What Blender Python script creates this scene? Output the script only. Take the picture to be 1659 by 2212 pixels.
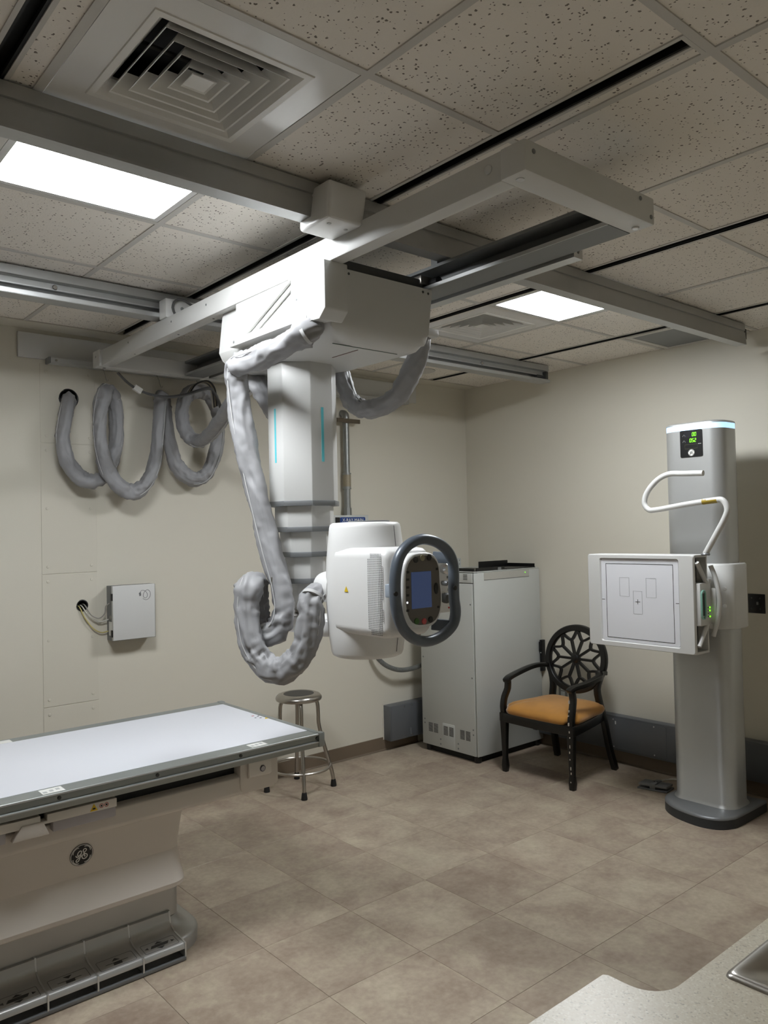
import bpy, bmesh, math, random
from math import sin, cos, pi, radians as rad
from mathutils import Vector as V, Matrix as MX, noise as NZ
random.seed(7)
for o in list(bpy.data.objects): bpy.data.objects.remove(o, do_unlink=True)
sc = bpy.context.scene
COL = sc.collection

# ------------------------------------------------------------------ camera, world, exposure
H, ZC, YW, XW = 1.666, 2.827, 4.58, 4.83
FPX, CX, CY = 1699.83, 829.5, 1106.0
R_ = V((0.7608889, -0.64851395, -0.02185716))
U_ = V((0.00217556, -0.0311345, 0.99951284))
F_ = V((0.64887853, 0.76056578, 0.02227902))
CAM = V((0, 0, H))
cd = bpy.data.cameras.new('camera'); cam = bpy.data.objects.new('camera', cd); COL.objects.link(cam)
cd.sensor_fit = 'VERTICAL'; cd.sensor_height = 24.0; cd.lens = FPX / 2212.0 * 24.0
cd.clip_start = 0.05; cd.clip_end = 60
cam.matrix_world = MX(((R_.x, U_.x, -F_.x, 0), (R_.y, U_.y, -F_.y, 0), (R_.z, U_.z, -F_.z, H), (0, 0, 0, 1)))
sc.camera = cam
w = bpy.data.worlds.new('world'); sc.world = w; w.use_nodes = True
w.node_tree.nodes['Background'].inputs[0].default_value = (1.0, 0.95, 0.88, 1)
w.node_tree.nodes['Background'].inputs[1].default_value = 0.0
sc.view_settings.view_transform = 'Standard'
try: sc.view_settings.look = 'None'
except Exception: pass
sc.view_settings.gamma = 1.0; sc.view_settings.use_curve_mapping = False
sc.view_settings.exposure = 0.50
PANEL_E = 34.0

# pixel -> direction; a plane or a depth gives the distance
def ray(u, v): return R_ * ((u - CX) / FPX) + U_ * (-(v - CY) / FPX) + F_
def PZ(u, v, z=0.0): d = ray(u, v); return CAM + d * ((z - H) / d.z)
def PY(u, v, y=YW): d = ray(u, v); return CAM + d * (y / d.y)
def PX(u, v, x=XW): d = ray(u, v); return CAM + d * (x / d.x)
def PD(u, v, D): return CAM + ray(u, v) * D

# ------------------------------------------------------------------ materials
def lin(c):
    c = c / 255.0
    return c / 12.92 if c <= 0.04045 else ((c + 0.055) / 1.055) ** 2.4
MATS = {}
def mat(name, rgb, rough=0.5, metal=0.0, var=0.0, vscale=6.0, bump=0.0, bscale=200.0, emit=None, es=0.0, coat=0.0, aniso=0.0):
    if name in MATS: return MATS[name]
    m = bpy.data.materials.new(name); m.use_nodes = True; nt = m.node_tree; N = nt.nodes; L = nt.links
    b = N['Principled BSDF']; c = (lin(rgb[0]), lin(rgb[1]), lin(rgb[2]), 1)
    b.inputs['Base Color'].default_value = c; b.inputs['Roughness'].default_value = rough; b.inputs['Metallic'].default_value = metal
    if coat: b.inputs['Coat Weight'].default_value = coat
    tc = N.new('ShaderNodeTexCoord')
    nz = N.new('ShaderNodeTexNoise'); nz.inputs['Scale'].default_value = vscale; nz.inputs['Detail'].default_value = 6
    L.new(tc.outputs['Object'], nz.inputs['Vector'])
    if var:
        mx = N.new('ShaderNodeMix'); mx.data_type = 'RGBA'; mx.blend_type = 'MIX'
        mx.inputs[6].default_value = tuple(x * (1 - var) for x in c[:3]) + (1,)
        mx.inputs[7].default_value = tuple(min(1, x * (1 + var)) for x in c[:3]) + (1,)
        L.new(nz.outputs['Fac'], mx.inputs[0]); L.new(mx.outputs[2], b.inputs['Base Color'])
    if bump:
        n2 = N.new('ShaderNodeTexNoise'); n2.inputs['Scale'].default_value = bscale; n2.inputs['Detail'].default_value = 3
        L.new(tc.outputs['Object'], n2.inputs['Vector'])
        bp = N.new('ShaderNodeBump'); bp.inputs['Strength'].default_value = bump; bp.inputs['Distance'].default_value = 0.002
        L.new(n2.outputs['Fac'], bp.inputs['Height']); L.new(bp.outputs['Normal'], b.inputs['Normal'])
    if emit:
        b.inputs['Emission Color'].default_value = (lin(emit[0]), lin(emit[1]), lin(emit[2]), 1)
        b.inputs['Emission Strength'].default_value = es
    MATS[name] = m; return m

def floor_mat():
    m = bpy.data.materials.new('floor_vinyl_tile'); m.use_nodes = True; nt = m.node_tree; N = nt.nodes; L = nt.links
    b = N['Principled BSDF']; tc = N.new('ShaderNodeTexCoord'); oi = N.new('ShaderNodeObjectInfo')
    add = N.new('ShaderNodeVectorMath'); add.operation = 'ADD'
    ml = N.new('ShaderNodeMath'); ml.operation = 'MULTIPLY'; ml.inputs[1].default_value = 40.0
    L.new(oi.outputs['Random'], ml.inputs[0]); L.new(tc.outputs['Object'], add.inputs[0]); L.new(ml.outputs[0], add.inputs[1])
    n1 = N.new('ShaderNodeTexNoise'); n1.inputs['Scale'].default_value = 4.5; n1.inputs['Detail'].default_value = 8; n1.inputs['Roughness'].default_value = 0.66; n1.inputs['Distortion'].default_value = 0.25
    n2 = N.new('ShaderNodeTexNoise'); n2.inputs['Scale'].default_value = 45; n2.inputs['Detail'].default_value = 4
    L.new(add.outputs[0], n1.inputs['Vector']); L.new(add.outputs[0], n2.inputs['Vector'])
    r1 = N.new('ShaderNodeValToRGB'); e = r1.color_ramp.elements
    e[0].position = 0.30; e[0].color = (lin(148), lin(131), lin(117), 1)
    e[1].position = 0.70; e[1].color = (lin(190), lin(180), lin(160), 1)
    k = e.new(0.5); k.color = (lin(171), lin(157), lin(141), 1)
    L.new(n1.outputs['Fac'], r1.inputs['Fac'])
    hv = N.new('ShaderNodeMix'); hv.data_type = 'RGBA'; hv.blend_type = 'MULTIPLY'; hv.inputs[0].default_value = 1
    r2 = N.new('ShaderNodeValToRGB'); r2.color_ramp.interpolation = 'LINEAR'
    r2.color_ramp.elements[0].color = (0.80, 0.77, 0.75, 1); r2.color_ramp.elements[1].color = (1.0, 1.0, 0.97, 1)
    L.new(oi.outputs['Random'], r2.inputs['Fac']); L.new(r1.outputs[0], hv.inputs[6]); L.new(r2.outputs[0], hv.inputs[7])
    sp = N.new('ShaderNodeMix'); sp.data_type = 'RGBA'; sp.blend_type = 'SOFT_LIGHT'; sp.inputs[0].default_value = 0.35
    L.new(hv.outputs[2], sp.inputs[6]); L.new(n2.outputs['Fac'], sp.inputs[7])
    L.new(sp.outputs[2], b.inputs['Base Color']); b.inputs['Roughness'].default_value = 0.42
    bp = N.new('ShaderNodeBump'); bp.inputs['Strength'].default_value = 0.08; bp.inputs['Distance'].default_value = 0.002
    L.new(n2.outputs['Fac'], bp.inputs['Height']); L.new(bp.outputs['Normal'], b.inputs['Normal'])
    return m

def ceil_mat():
    m = bpy.data.materials.new('acoustic_ceiling_tile'); m.use_nodes = True; nt = m.node_tree; N = nt.nodes; L = nt.links
    b = N['Principled BSDF']; tc = N.new('ShaderNodeTexCoord'); oi = N.new('ShaderNodeObjectInfo')
    add = N.new('ShaderNodeVectorMath'); add.operation = 'ADD'
    ml = N.new('ShaderNodeMath'); ml.operation = 'MULTIPLY'; ml.inputs[1].default_value = 30.0
    L.new(oi.outputs['Random'], ml.inputs[0]); L.new(tc.outputs['Object'], add.inputs[0]); L.new(ml.outputs[0], add.inputs[1])
    vo = N.new('ShaderNodeTexVoronoi'); vo.inputs['Scale'].default_value = 88; vo.inputs['Randomness'].default_value = 1.0
    wob = N.new('ShaderNodeTexNoise'); wob.inputs['Scale'].default_value = 90
    L.new(add.outputs[0], wob.inputs['Vector'])
    sc1 = N.new('ShaderNodeVectorMath'); sc1.operation = 'SCALE'; sc1.inputs['Scale'].default_value = 0.012
    L.new(wob.outputs['Color'], sc1.inputs[0])
    ad2 = N.new('ShaderNodeVectorMath'); ad2.operation = 'ADD'; L.new(add.outputs[0], ad2.inputs[0]); L.new(sc1.outputs[0], ad2.inputs[1])
    L.new(ad2.outputs[0], vo.inputs['Vector'])
    # only some of the cells carry a pit, of uneven size
    sep = N.new('ShaderNodeSeparateColor'); L.new(vo.outputs['Color'], sep.inputs[0])
    thr = N.new('ShaderNodeMapRange'); thr.inputs[1].default_value = 0.25; thr.inputs[2].default_value = 1.0; thr.inputs[3].default_value = 0.0; thr.inputs[4].default_value = 0.34
    L.new(sep.outputs[0], thr.inputs[0])
    lt = N.new('ShaderNodeMath'); lt.operation = 'LESS_THAN'; L.new(vo.outputs['Distance'], lt.inputs[0]); L.new(thr.outputs[0], lt.inputs[1])
    mx = N.new('ShaderNodeMix'); mx.data_type = 'RGBA'
    mx.inputs[6].default_value = (lin(232), lin(226), lin(217), 1); mx.inputs[7].default_value = (lin(120), lin(112), lin(103), 1)
    L.new(lt.outputs[0], mx.inputs[0]); L.new(mx.outputs[2], b.inputs['Base Color']); b.inputs['Roughness'].default_value = 0.9
    fine = N.new('ShaderNodeTexNoise'); fine.inputs['Scale'].default_value = 140; L.new(add.outputs[0], fine.inputs['Vector'])
    sub = N.new('ShaderNodeMath'); sub.operation = 'SUBTRACT'; L.new(fine.outputs['Fac'], sub.inputs[0]); L.new(lt.outputs[0], sub.inputs[1])
    bp = N.new('ShaderNodeBump'); bp.inputs['Strength'].default_value = 0.35; bp.inputs['Distance'].default_value = 0.003
    L.new(sub.outputs[0], bp.inputs['Height']); L.new(bp.outputs['Normal'], b.inputs['Normal'])
    return m

def counter_mat():
    m = bpy.data.materials.new('speckled_laminate'); m.use_nodes = True; nt = m.node_tree; N = nt.nodes; L = nt.links
    b = N['Principled BSDF']; tc = N.new('ShaderNodeTexCoord')
    vo = N.new('ShaderNodeTexVoronoi'); vo.inputs['Scale'].default_value = 330; L.new(tc.outputs['Object'], vo.inputs['Vector'])
    sep = N.new('ShaderNodeSeparateColor'); L.new(vo.outputs['Color'], sep.inputs[0])
    r = N.new('ShaderNodeValToRGB'); r.color_ramp.interpolation = 'CONSTANT'; e = r.color_ramp.elements
    base = (lin(205), lin(198), lin(180), 1)
    e[0].position = 0; e[0].color = (lin(150), lin(142), lin(126), 1)
    e[1].position = 0.05; e[1].color = base
    k = e.new(0.50); k.color = (lin(198), lin(188), lin(168), 1)
    k = e.new(0.80); k.color = (lin(221), lin(216), lin(200), 1)
    k = e.new(0.93); k.color = (lin(188), lin(178), lin(158), 1)
    L.new(sep.outputs[0], r.inputs['Fac'])
    nz = N.new('ShaderNodeTexNoise'); nz.inputs['Scale'].default_value = 60; L.new(tc.outputs['Object'], nz.inputs['Vector'])
    mx = N.new('ShaderNodeMix'); mx.data_type = 'RGBA'; L.new(nz.outputs['Fac'], mx.inputs[0]); mx.inputs[6].default_value = base; L.new(r.outputs[0], mx.inputs[7])
    L.new(mx.outputs[2], b.inputs['Base Color']); b.inputs['Roughness'].default_value = 0.33
    return m

def velvet_mat():
    m = mat('ochre_velvet', (180, 126, 54), 0.85, 0, 0.28, 9, 0.2, 260)
    b = m.node_tree.nodes['Principled BSDF']; b.inputs['Sheen Weight'].default_value = 0.5; b.inputs['Sheen Roughness'].default_value = 0.4
    return m

WALL = mat('wall_paint', (212, 207, 193), 0.62, 0, 0.015, 1.2, 0.10, 150)
PANELM = mat('cover_panel_paint', (210, 205, 191), 0.55, 0, 0.01, 2, 0.05, 150)
BASEB = mat('vinyl_baseboard', (112, 98, 82), 0.45, 0, 0.03, 3)
FLOORM = floor_mat(); CEILM = ceil_mat(); CTRM = counter_mat(); VELV = velvet_mat()
GROUT = mat('tile_joint', (92, 80, 68), 0.8)
TBAR = mat('ceiling_grid_paint', (196, 193, 187), 0.5)
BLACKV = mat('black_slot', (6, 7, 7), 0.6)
BLACK = mat('black_plastic', (14, 14, 15), 0.38)
WHITE = mat('white_enamel', (206, 206, 204), 0.38, 0, 0.01, 3, 0.03, 300)
WHITEG = mat('white_moulded_plastic', (226, 226, 225), 0.30, 0, 0.008, 4)
GLOSSW = mat('glossy_white_panel', (222, 221, 219), 0.16)
DIFFW = mat('diffuser_white', (226, 225, 221), 0.4)
ALU = mat('anodised_aluminium', (176, 177, 176), 0.42, 0.55, 0.06, 14)
ALUB = mat('bright_aluminium', (205, 207, 208), 0.32, 0.8, 0.05, 14)
GREYP = mat('grey_painted_steel', (126, 128, 128), 0.5, 0.2, 0.05, 8)
DGREY = mat('dark_grey_channel', (66, 67, 66), 0.55)
STEEL = mat('brushed_stainless', (176, 172, 166), 0.28, 1.0, 0.10, 30)
CHROME = mat('chrome', (205, 205, 205), 0.12, 1.0)
GALV = mat('galvanised_pipe', (150, 152, 150), 0.42, 0.8, 0.16, 18)
SILVER = mat('silver_metallic_paint', (184, 185, 184), 0.36, 0.55, 0.04, 5)
SILVD = mat('silver_grey_plastic', (122, 124, 126), 0.40, 0.35, 0.03, 5)
RACEW = mat('raceway_grey', (104, 107, 111), 0.42, 0.3, 0.08, 5)
FABRIC = mat('grey_sleeve_fabric', (146, 146, 148), 0.50, 0, 0.04, 12, 0.12, 500)
FABLT = mat('zip_tape', (184, 184, 184), 0.6)
BEIGE = mat('table_housing_offwhite', (214, 207, 199), 0.5, 0, 0.012, 4, 0.05, 400)
BEIGEL = mat('table_offwhite_light', (224, 219, 212), 0.5, 0, 0.01, 4)
LAV = mat('lavender_grey_trim', (178, 174, 178), 0.45)
TABW = mat('table_white_laminate', (213, 215, 222), 0.42, 0, 0.006, 3)
TRAIL = mat('table_rail_grey', (150, 155, 153), 0.40, 0.5, 0.04, 9)
CABW = mat('cabinet_grey_white', (190, 192, 188), 0.48, 0, 0.01, 4, 0.04, 500)
WOOD = mat('ebonised_wood', (11, 10, 9), 0.34, 0, 0.2, 9, 0.05, 90)
CHIP = mat('chipped_paint_wood', (196, 188, 176), 0.7)
SLATE = mat('slate_blue_handle', (92, 100, 110), 0.34, 0.15, 0.03, 6)
FACE = mat('console_face_dark', (98, 93, 88), 0.42)
CYAN = mat('cyan_stripe', (96, 196, 208), 0.45)
TEAL = mat('mint_handle', (138, 186, 172), 0.4)
YEL = mat('warning_yellow', (222, 186, 22), 0.5)
INK = mat('black_ink', (22, 21, 22), 0.55)
GINK = mat('grey_ink', (110, 110, 112), 0.55)
RED = mat('red_print', (176, 40, 44), 0.5)
PAPER = mat('label_paper', (224, 224, 220), 0.55)
BLUE = mat('sign_blue', (26, 62, 128), 0.45)
RUB = mat('black_rubber', (20, 20, 20), 0.65)
WIRE = mat('white_cable', (206, 203, 194), 0.5)
CORD = mat('grey_cable', (84, 84, 84), 0.5)
LED = mat('green_led', (120, 255, 40), 0.4, emit=(130, 255, 40), es=1.1)
LEDW = mat('white_led', (250, 250, 255), 0.4, emit=(225, 235, 255), es=6.0)
STRIP = mat('light_blue_strip', (190, 220, 250), 0.4, emit=(170, 212, 250), es=0.9)
SCREEN = mat('lcd_screen', (44, 54, 84), 0.16, emit=(60, 78, 118), es=0.28)
PANELE = mat('led_panel_diffuser', (250, 250, 250), 0.5, emit=(248, 252, 255), es=PANEL_E)

# ------------------------------------------------------------------ mesh helpers
def bm_new(): return bmesh.new()
def add_box(bm, x0, x1, y0, y1, z0, z1):
    vs = [bm.verts.new(p) for p in ((x0,y0,z0),(x1,y0,z0),(x1,y1,z0),(x0,y1,z0),(x0,y0,z1),(x1,y0,z1),(x1,y1,z1),(x0,y1,z1))]
    for f in ((0,3,2,1),(4,5,6,7),(0,1,5,4),(1,2,6,5),(2,3,7,6),(3,0,4,7)): bm.faces.new([vs[i] for i in f])
    return vs
def bx(x0, x1, y0, y1, z0, z1):
    bm = bm_new(); add_box(bm, x0, x1, y0, y1, z0, z1); return bm
def add_loft(bm, rings, cap=True, closed=True):
    rr = [[bm.verts.new(p) for p in r] for r in rings]; n = len(rr[0])
    for a, b in zip(rr[:-1], rr[1:]):
        for i in range(n if closed else n - 1):
            j = (i + 1) % n; bm.faces.new((a[i], a[j], b[j], b[i]))
    if cap:
        bm.faces.new(list(reversed(rr[0]))); bm.faces.new(rr[-1])
    return rr
AX = {'x': lambda a, p: (a, p[0], p[1]), 'y': lambda a, p: (p[0], a, p[1]), 'z': lambda a, p: (p[0], p[1], a)}
def add_prism(bm, poly, axis, a, b):
    f = AX[axis]; add_loft(bm, [[f(a, p) for p in poly], [f(b, p) for p in poly]])
def prism(poly, axis, a, b):
    bm = bm_new(); add_prism(bm, poly, axis, a, b); return bm
def rrect(cx, cy, hw, hh, r, n=5):
    out = []
    for k, (sx, sy) in enumerate(((1,1),(-1,1),(-1,-1),(1,-1))):
        for i in range(n + 1):
            a = pi / 2 * k + pi / 2 * i / n
            out.append((cx + sx * (hw - r) + r * cos(a), cy + sy * (hh - r) + r * sin(a)))
    return out
def ell(cx, cy, rx, ry, n=24): return [(cx + rx * cos(2*pi*i/n), cy + ry * sin(2*pi*i/n)) for i in range(n)]
def add_cyl(bm, c, r, axis, a, b, n=16, r2=None):
    r2 = r if r2 is None else r2; f = AX[axis]
    add_loft(bm, [[f(a, p) for p in ell(c[0], c[1], r, r, n)], [f(b, p) for p in ell(c[0], c[1], r2, r2, n)]])
def cyl(c, r, axis, a, b, n=16, r2=None):
    bm = bm_new(); add_cyl(bm, c, r, axis, a, b, n, r2); return bm
def catmull(pts, step=0.02, closed=False):
    pts = [V(p) for p in pts]; n = len(pts); out = []
    rng = range(n if closed else n - 1)
    for i in rng:
        p1, p2 = pts[i], pts[(i+1) % n]
        p0 = pts[(i-1) % n] if (closed or i > 0) else p1 * 2 - p2
        p3 = pts[(i+2) % n] if (closed or i < n-2) else p2 * 2 - p1
        k = max(2, int((p2 - p1).length / step))
        for j in range(k):
            t = j / k
            out.append(0.5 * ((2*p1) + (p2-p0)*t + (2*p0-5*p1+4*p2-p3)*t*t + (3*p1-p0-3*p2+p3)*t**3))
    if not closed: out.append(pts[-1])
    return out
def add_tube(bm, pts, rad_, n=12, closed=False, cap=True, sec=None, up=None):
    """rad_: number or f(i, t, ang, point) ; sec: 2-d section points instead of a circle"""
    pts = [V(p) for p in pts]; m = len(pts); rings = []
    T = []
    for i in range(m):
        a = pts[(i-1) % m] if (closed or i > 0) else pts[i]; b = pts[(i+1) % m] if (closed or i < m-1) else pts[i]
        T.append((b - a).normalized())
    ref = V(up) if up else (V((0,0,1)) if abs(T[0].z) < 0.9 else V((1,0,0)))
    nrm = (ref - T[0] * ref.dot(T[0])).normalized()
    for i in range(m):
        if up: nrm = V(up) - T[i] * V(up).dot(T[i])
        else: nrm = nrm - T[i] * nrm.dot(T[i])
        if nrm.length < 1e-6: nrm = T[i].orthogonal()
        nrm.normalize(); bn = T[i].cross(nrm); ring = []
        if sec:
            for a, b in sec: ring.append(pts[i] + nrm * a + bn * b)
        else:
            for k in range(n):
                an = 2*pi*k/n; r = rad_(i, i/(m-1), an, pts[i]) if callable(rad_) else rad_
                ring.append(pts[i] + (nrm*cos(an) + bn*sin(an)) * r)
        rings.append(ring)
    if closed: rings.append(rings[0]); rr = [[bm.verts.new(p) for p in r] for r in rings[:-1]]; rr.append(rr[0])
    else: rr = [[bm.verts.new(p) for p in r] for r in rings]
    k = len(rr[0])
    for a, b in zip(rr[:-1], rr[1:]):
        for i in range(k): bm.faces.new((a[i], a[(i+1) % k], b[(i+1) % k], b[i]))
    if cap and not closed: bm.faces.new(list(reversed(rr[0]))); bm.faces.new(rr[-1])
def tube(pts, r, n=12, closed=False, **k):
    bm = bm_new(); add_tube(bm, pts, r, n, closed, **k); return bm
def add_lathe(bm, prof, c, n=32, axis='z', sx=1.0, sy=1.0):
    f = AX[axis]; add_loft(bm, [[f(h, p) for p in ell(c[0], c[1], r*sx, r*sy, n)] for r, h in prof])
def lathe(prof, c, n=32, axis='z', sx=1.0, sy=1.0):
    bm = bm_new(); add_lathe(bm, prof, c, n, axis, sx, sy); return bm
def add_ribbon(bm, pts, wd, frame, th=0.0006, closed=False):
    """flat printed stroke: 2-d polyline pts in frame (origin, x axis, y axis, normal)"""
    o, ux, uy, un = frame; p2 = [V((p[0], p[1])) for p in pts]; m = len(p2); L = []; Rr = []
    for i in range(m):
        a = p2[(i-1) % m] if (closed or i > 0) else p2[i]; b = p2[(i+1) % m] if (closed or i < m-1) else p2[i]
        t = (b - a); t = t.normalized() if t.length > 1e-9 else V((1, 0)); nn = V((-t.y, t.x))
        L.append(p2[i] + nn*wd/2); Rr.append(p2[i] - nn*wd/2)
    P = lambda q, h: o + ux*q.x + uy*q.y + un*h
    rings = [[P(l, 0), P(r, 0), P(r, th), P(l, th)] for l, r in zip(L, Rr)]
    if closed: rings.append(rings[0])
    add_loft(bm, rings, cap=not closed)
def frame(o, ux, uy):
    ux = V(ux).normalized(); uy = V(uy).normalized(); return (V(o), ux, uy, ux.cross(uy))
def add_fpoly(bm, poly, fr, th=0.0006):
    o, ux, uy, un = fr; add_loft(bm, [[o+ux*x+uy*y for x, y in poly], [o+ux*x+uy*y+un*th for x, y in poly]])
def fpoly(poly, fr, th=0.0006):
    bm = bm_new(); add_fpoly(bm, poly, fr, th); return bm
def ribbon(strokes, wd, fr, th=0.0006, closed=False):
    bm = bm_new()
    for s in strokes: add_ribbon(bm, s, wd, fr, th, closed)
    return bm

def obj(name, bm, m, parent=None, bevel=0.0, seg=2, smooth=False, ang=35):
    if bevel:
        bmesh.ops.remove_doubles(bm, verts=bm.verts[:], dist=1e-6)
        es = [e for e in bm.edges if len(e.link_faces) == 2 and e.calc_face_angle(0) > rad(30)]
        if es: bmesh.ops.bevel(bm, geom=es, offset=bevel, segments=seg, affect='EDGES', profile=0.5, clamp_overlap=True)
    bmesh.ops.recalc_face_normals(bm, faces=bm.faces[:])
    me = bpy.data.meshes.new(name); bm.to_mesh(me); bm.free()
    me.materials.append(m)
    if smooth or bevel:
        for p in me.polygons: p.use_smooth = True
        try: me.set_sharp_from_angle(angle=rad(ang))
        except Exception: pass
    o = bpy.data.objects.new(name, me); COL.objects.link(o)
    if parent is not None:
        off = parent.get('_o', (0, 0, 0)); me.transform(MX.Translation(-V(off))); o.parent = parent; o['_o'] = off
    else:
        xs = [v.co for v in me.vertices]
        c = V(((min(v.x for v in xs)+max(v.x for v in xs))/2, (min(v.y for v in xs)+max(v.y for v in xs))/2, min(v.z for v in xs)))
        me.transform(MX.Translation(-c)); o.location = c; o['_o'] = tuple(c)
    return o
def thing(name, label, cat, loc, group=None):
    o = bpy.data.objects.new(name, None); COL.objects.link(o); o.empty_display_size = 0.1
    o.location = loc; o['_o'] = tuple(loc); tag(o, label, cat, group); return o
def tag(o, label, cat, group=None):
    o['label'] = label; o['category'] = cat
    if group: o['group'] = group
    return o
def struct(name, bm, m, **k):
    o = obj(name, bm, m, **k); o['kind'] = 'structure'; return o
def cut_holes(o, holes):
    """real round holes along y: (x, z, radius, y0, y1)"""
    cut = []
    for x, z, r, y0, y1 in holes:
        bm = bm_new(); add_cyl(bm, (x, z), r, 'y', y0, y1, 32); bmesh.ops.recalc_face_normals(bm, faces=bm.faces[:])
        me = bpy.data.meshes.new('cutter'); bm.to_mesh(me); bm.free(); c = bpy.data.objects.new('cutter', me); COL.objects.link(c); cut.append(c)
        md = o.modifiers.new('hole', 'BOOLEAN'); md.operation = 'DIFFERENCE'; md.solver = 'EXACT'; md.object = c
    bpy.context.view_layer.update()
    me = bpy.data.meshes.new_from_object(o.evaluated_get(bpy.context.evaluated_depsgraph_get()))
    o.modifiers.clear(); o.data = me
    for c in cut: bpy.data.objects.remove(c, do_unlink=True)
    return o
def lab(o, t): o['label'] = t; return o
MESHC = {}
def shared(name, key, make, m, loc, parent):
    """alike pieces share mesh data; geometry is centred on its own origin"""
    if key not in MESHC:
        bm = make(); bmesh.ops.recalc_face_normals(bm, faces=bm.faces[:]); me = bpy.data.meshes.new(name); bm.to_mesh(me); bm.free(); me.materials.append(m)
        for p in me.polygons: p.use_smooth = True
        try: me.set_sharp_from_angle(angle=rad(35))
        except Exception: pass
        MESHC[key] = me
    o = bpy.data.objects.new(name, MESHC[key]); COL.objects.link(o)
    off = V(parent['_o']); o.parent = parent; o.location = V(loc) - off; o['_o'] = tuple(loc); return o
def text_mesh(name, s, size, fr, m, parent, th=0.0006, align='CENTER', shear=0.0):
    cu = bpy.data.curves.new(name, 'FONT'); cu.body = s; cu.size = size; cu.extrude = th; cu.align_x = align; cu.align_y = 'CENTER'; cu.shear = shear
    t = bpy.data.objects.new(name, cu); COL.objects.link(t); bpy.context.view_layer.update()
    me = bpy.data.meshes.new_from_object(t.evaluated_get(bpy.context.evaluated_depsgraph_get()))
    bpy.data.objects.remove(t, do_unlink=True)
    o_, ux, uy, un = fr
    me.transform(MX(((ux.x, uy.x, un.x, o_.x), (ux.y, uy.y, un.y, o_.y), (ux.z, uy.z, un.z, o_.z), (0, 0, 0, 1))))
    me.materials.clear(); me.materials.append(m)
    o = bpy.data.objects.new(name, me); COL.objects.link(o)
    off = V(parent['_o']); me.transform(MX.Translation(-off)); o.parent = parent; o['_o'] = tuple(off); return o

SEG = {'0': 'abcdef', '5': 'afgcd', '2': 'abged'}
def seven_seg(s, h, fr, pitch=.72):
    bm = bm_new(); w_, th = h*.46, h*.13; n = len(s)
    for k, ch in enumerate(s):
        ox = (k - (n-1)/2) * h * pitch
        R4 = {'a': (0, h/2, w_, th), 'g': (0, 0, w_*.8, th), 'd': (0, -h/2, w_, th), 'f': (-w_/2, h/4, th, h*.42), 'b': (w_/2, h/4, th, h*.42), 'e': (-w_/2, -h/4, th, h*.42), 'c': (w_/2, -h/4, th, h*.42)}
        for c in SEG[ch]:
            x, y, a, b = R4[c]; add_fpoly(bm, [(ox + x + sx*a/2 + (y + sy*b/2)*.10, y + sy*b/2) for sx, sy in ((-1,-1),(1,-1),(1,1),(-1,1))], fr, .0006)
    return bm

# emblem strokes in a unit circle
GS = [[(-.55,.05),(-.47,-.10),(-.30,-.10),(-.12,.06),(-.03,.26),(-.08,.42),(-.22,.42),(-.36,.26),(-.38,.06),(-.28,-.02),(-.14,.06),(-.02,.24),(-.08,-.02),(-.16,-.30),(-.28,-.56),(-.44,-.62),(-.50,-.50),(-.40,-.34),(-.18,-.20),(.02,-.08)],
      [(.16,.26),(.12,.42),(.22,.56),(.36,.54),(.42,.42),(.34,.28),(.16,.16),(.30,.10),(.12,.0),(.04,-.18),(.10,-.36),(.28,-.44),(.46,-.36),(.54,-.18),(.46,-.02),(.32,.02),(.24,-.08),(.28,-.20),(.38,-.18)]]
def emblem(parent, c, ux, uy, r, name='emblem', dark=INK, light=PAPER):
    fr = frame(c, ux, uy); un = fr[3]
    d = obj(name, fpoly(ell(0, 0, r, r, 32), fr, 0.0012), dark, parent)
    f2 = (fr[0] + un*0.0012, fr[1], fr[2], un)
    bm = bm_new()
    add_ribbon(bm, ell(0, 0, r*.93, r*.93, 40), r*.05, f2, 0.0006, True)
    for s in GS: add_ribbon(bm, [(p.x, p.y) for p in catmull([(x*r*.92, y*r*.92, 0) for x, y in s], r*.07)], r*.085, f2, 0.0006)
    for k in range(4):
        a0 = pi/2*k + 0.35
        add_ribbon(bm, [(r*(.78+.08*math.sin(t*pi/8))*cos(a0+t*.12), r*(.78+.08*math.sin(t*pi/8))*sin(a0+t*.12)) for t in range(9)], r*.06, f2, 0.0006)
    obj('emblem_lettering', bm, light, d)
    return d

# ------------------------------------------------------------------ room shell
X0, Y0 = -2.6, -1.5
PORTS = [(1.55, 2.455, .052), (1.612, 1.268, .030)]
cut_holes(struct('wall_left', bx(X0, XW + .12, YW, YW + .12, 0, 3.0), WALL), [(x, z, r + .002, YW-.02, YW+.105) for x, z, r in PORTS])
struct('wall_right', bx(XW, XW + .12, Y0, YW, 0, 3.0), WALL)
struct('wall_back', bx(.30, XW, -.12, .0, 0, 3.0), WALL)
struct('wall_entry', bx(.30, .42, Y0, -.12, 0, 3.0), WALL)
struct('wall_rear', bx(X0 - .12, .42, Y0 - .12, Y0, 0, 3.0), WALL)
struct('wall_side', bx(X0 - .12, X0, Y0, YW + .12, 0, 3.0), WALL)
fl = struct('floor', bx(X0, XW, Y0, YW, -.06, -.004), GROUT)
TS = 0.4466
def tile_bm(a, b):
    def f():
        bm = bm_new(); h = .0006; add_loft(bm, [[(-a/2+h,-b/2+h,-.004),(a/2-h,-b/2+h,-.004),(a/2-h,b/2-h,-.004),(-a/2+h,b/2-h,-.004)],
                                               [(-a/2+h,-b/2+h,-.0006),(a/2-h,-b/2+h,-.0006),(a/2-h,b/2-h,-.0006),(-a/2+h,b/2-h,-.0006)],
                                               [(-a/2+h*2,-b/2+h*2,0),(a/2-h*2,-b/2+h*2,0),(a/2-h*2,b/2-h*2,0),(-a/2+h*2,b/2-h*2,0)]]); return bm
    return f
xs = []; x = 2.568 - TS * 10
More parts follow.
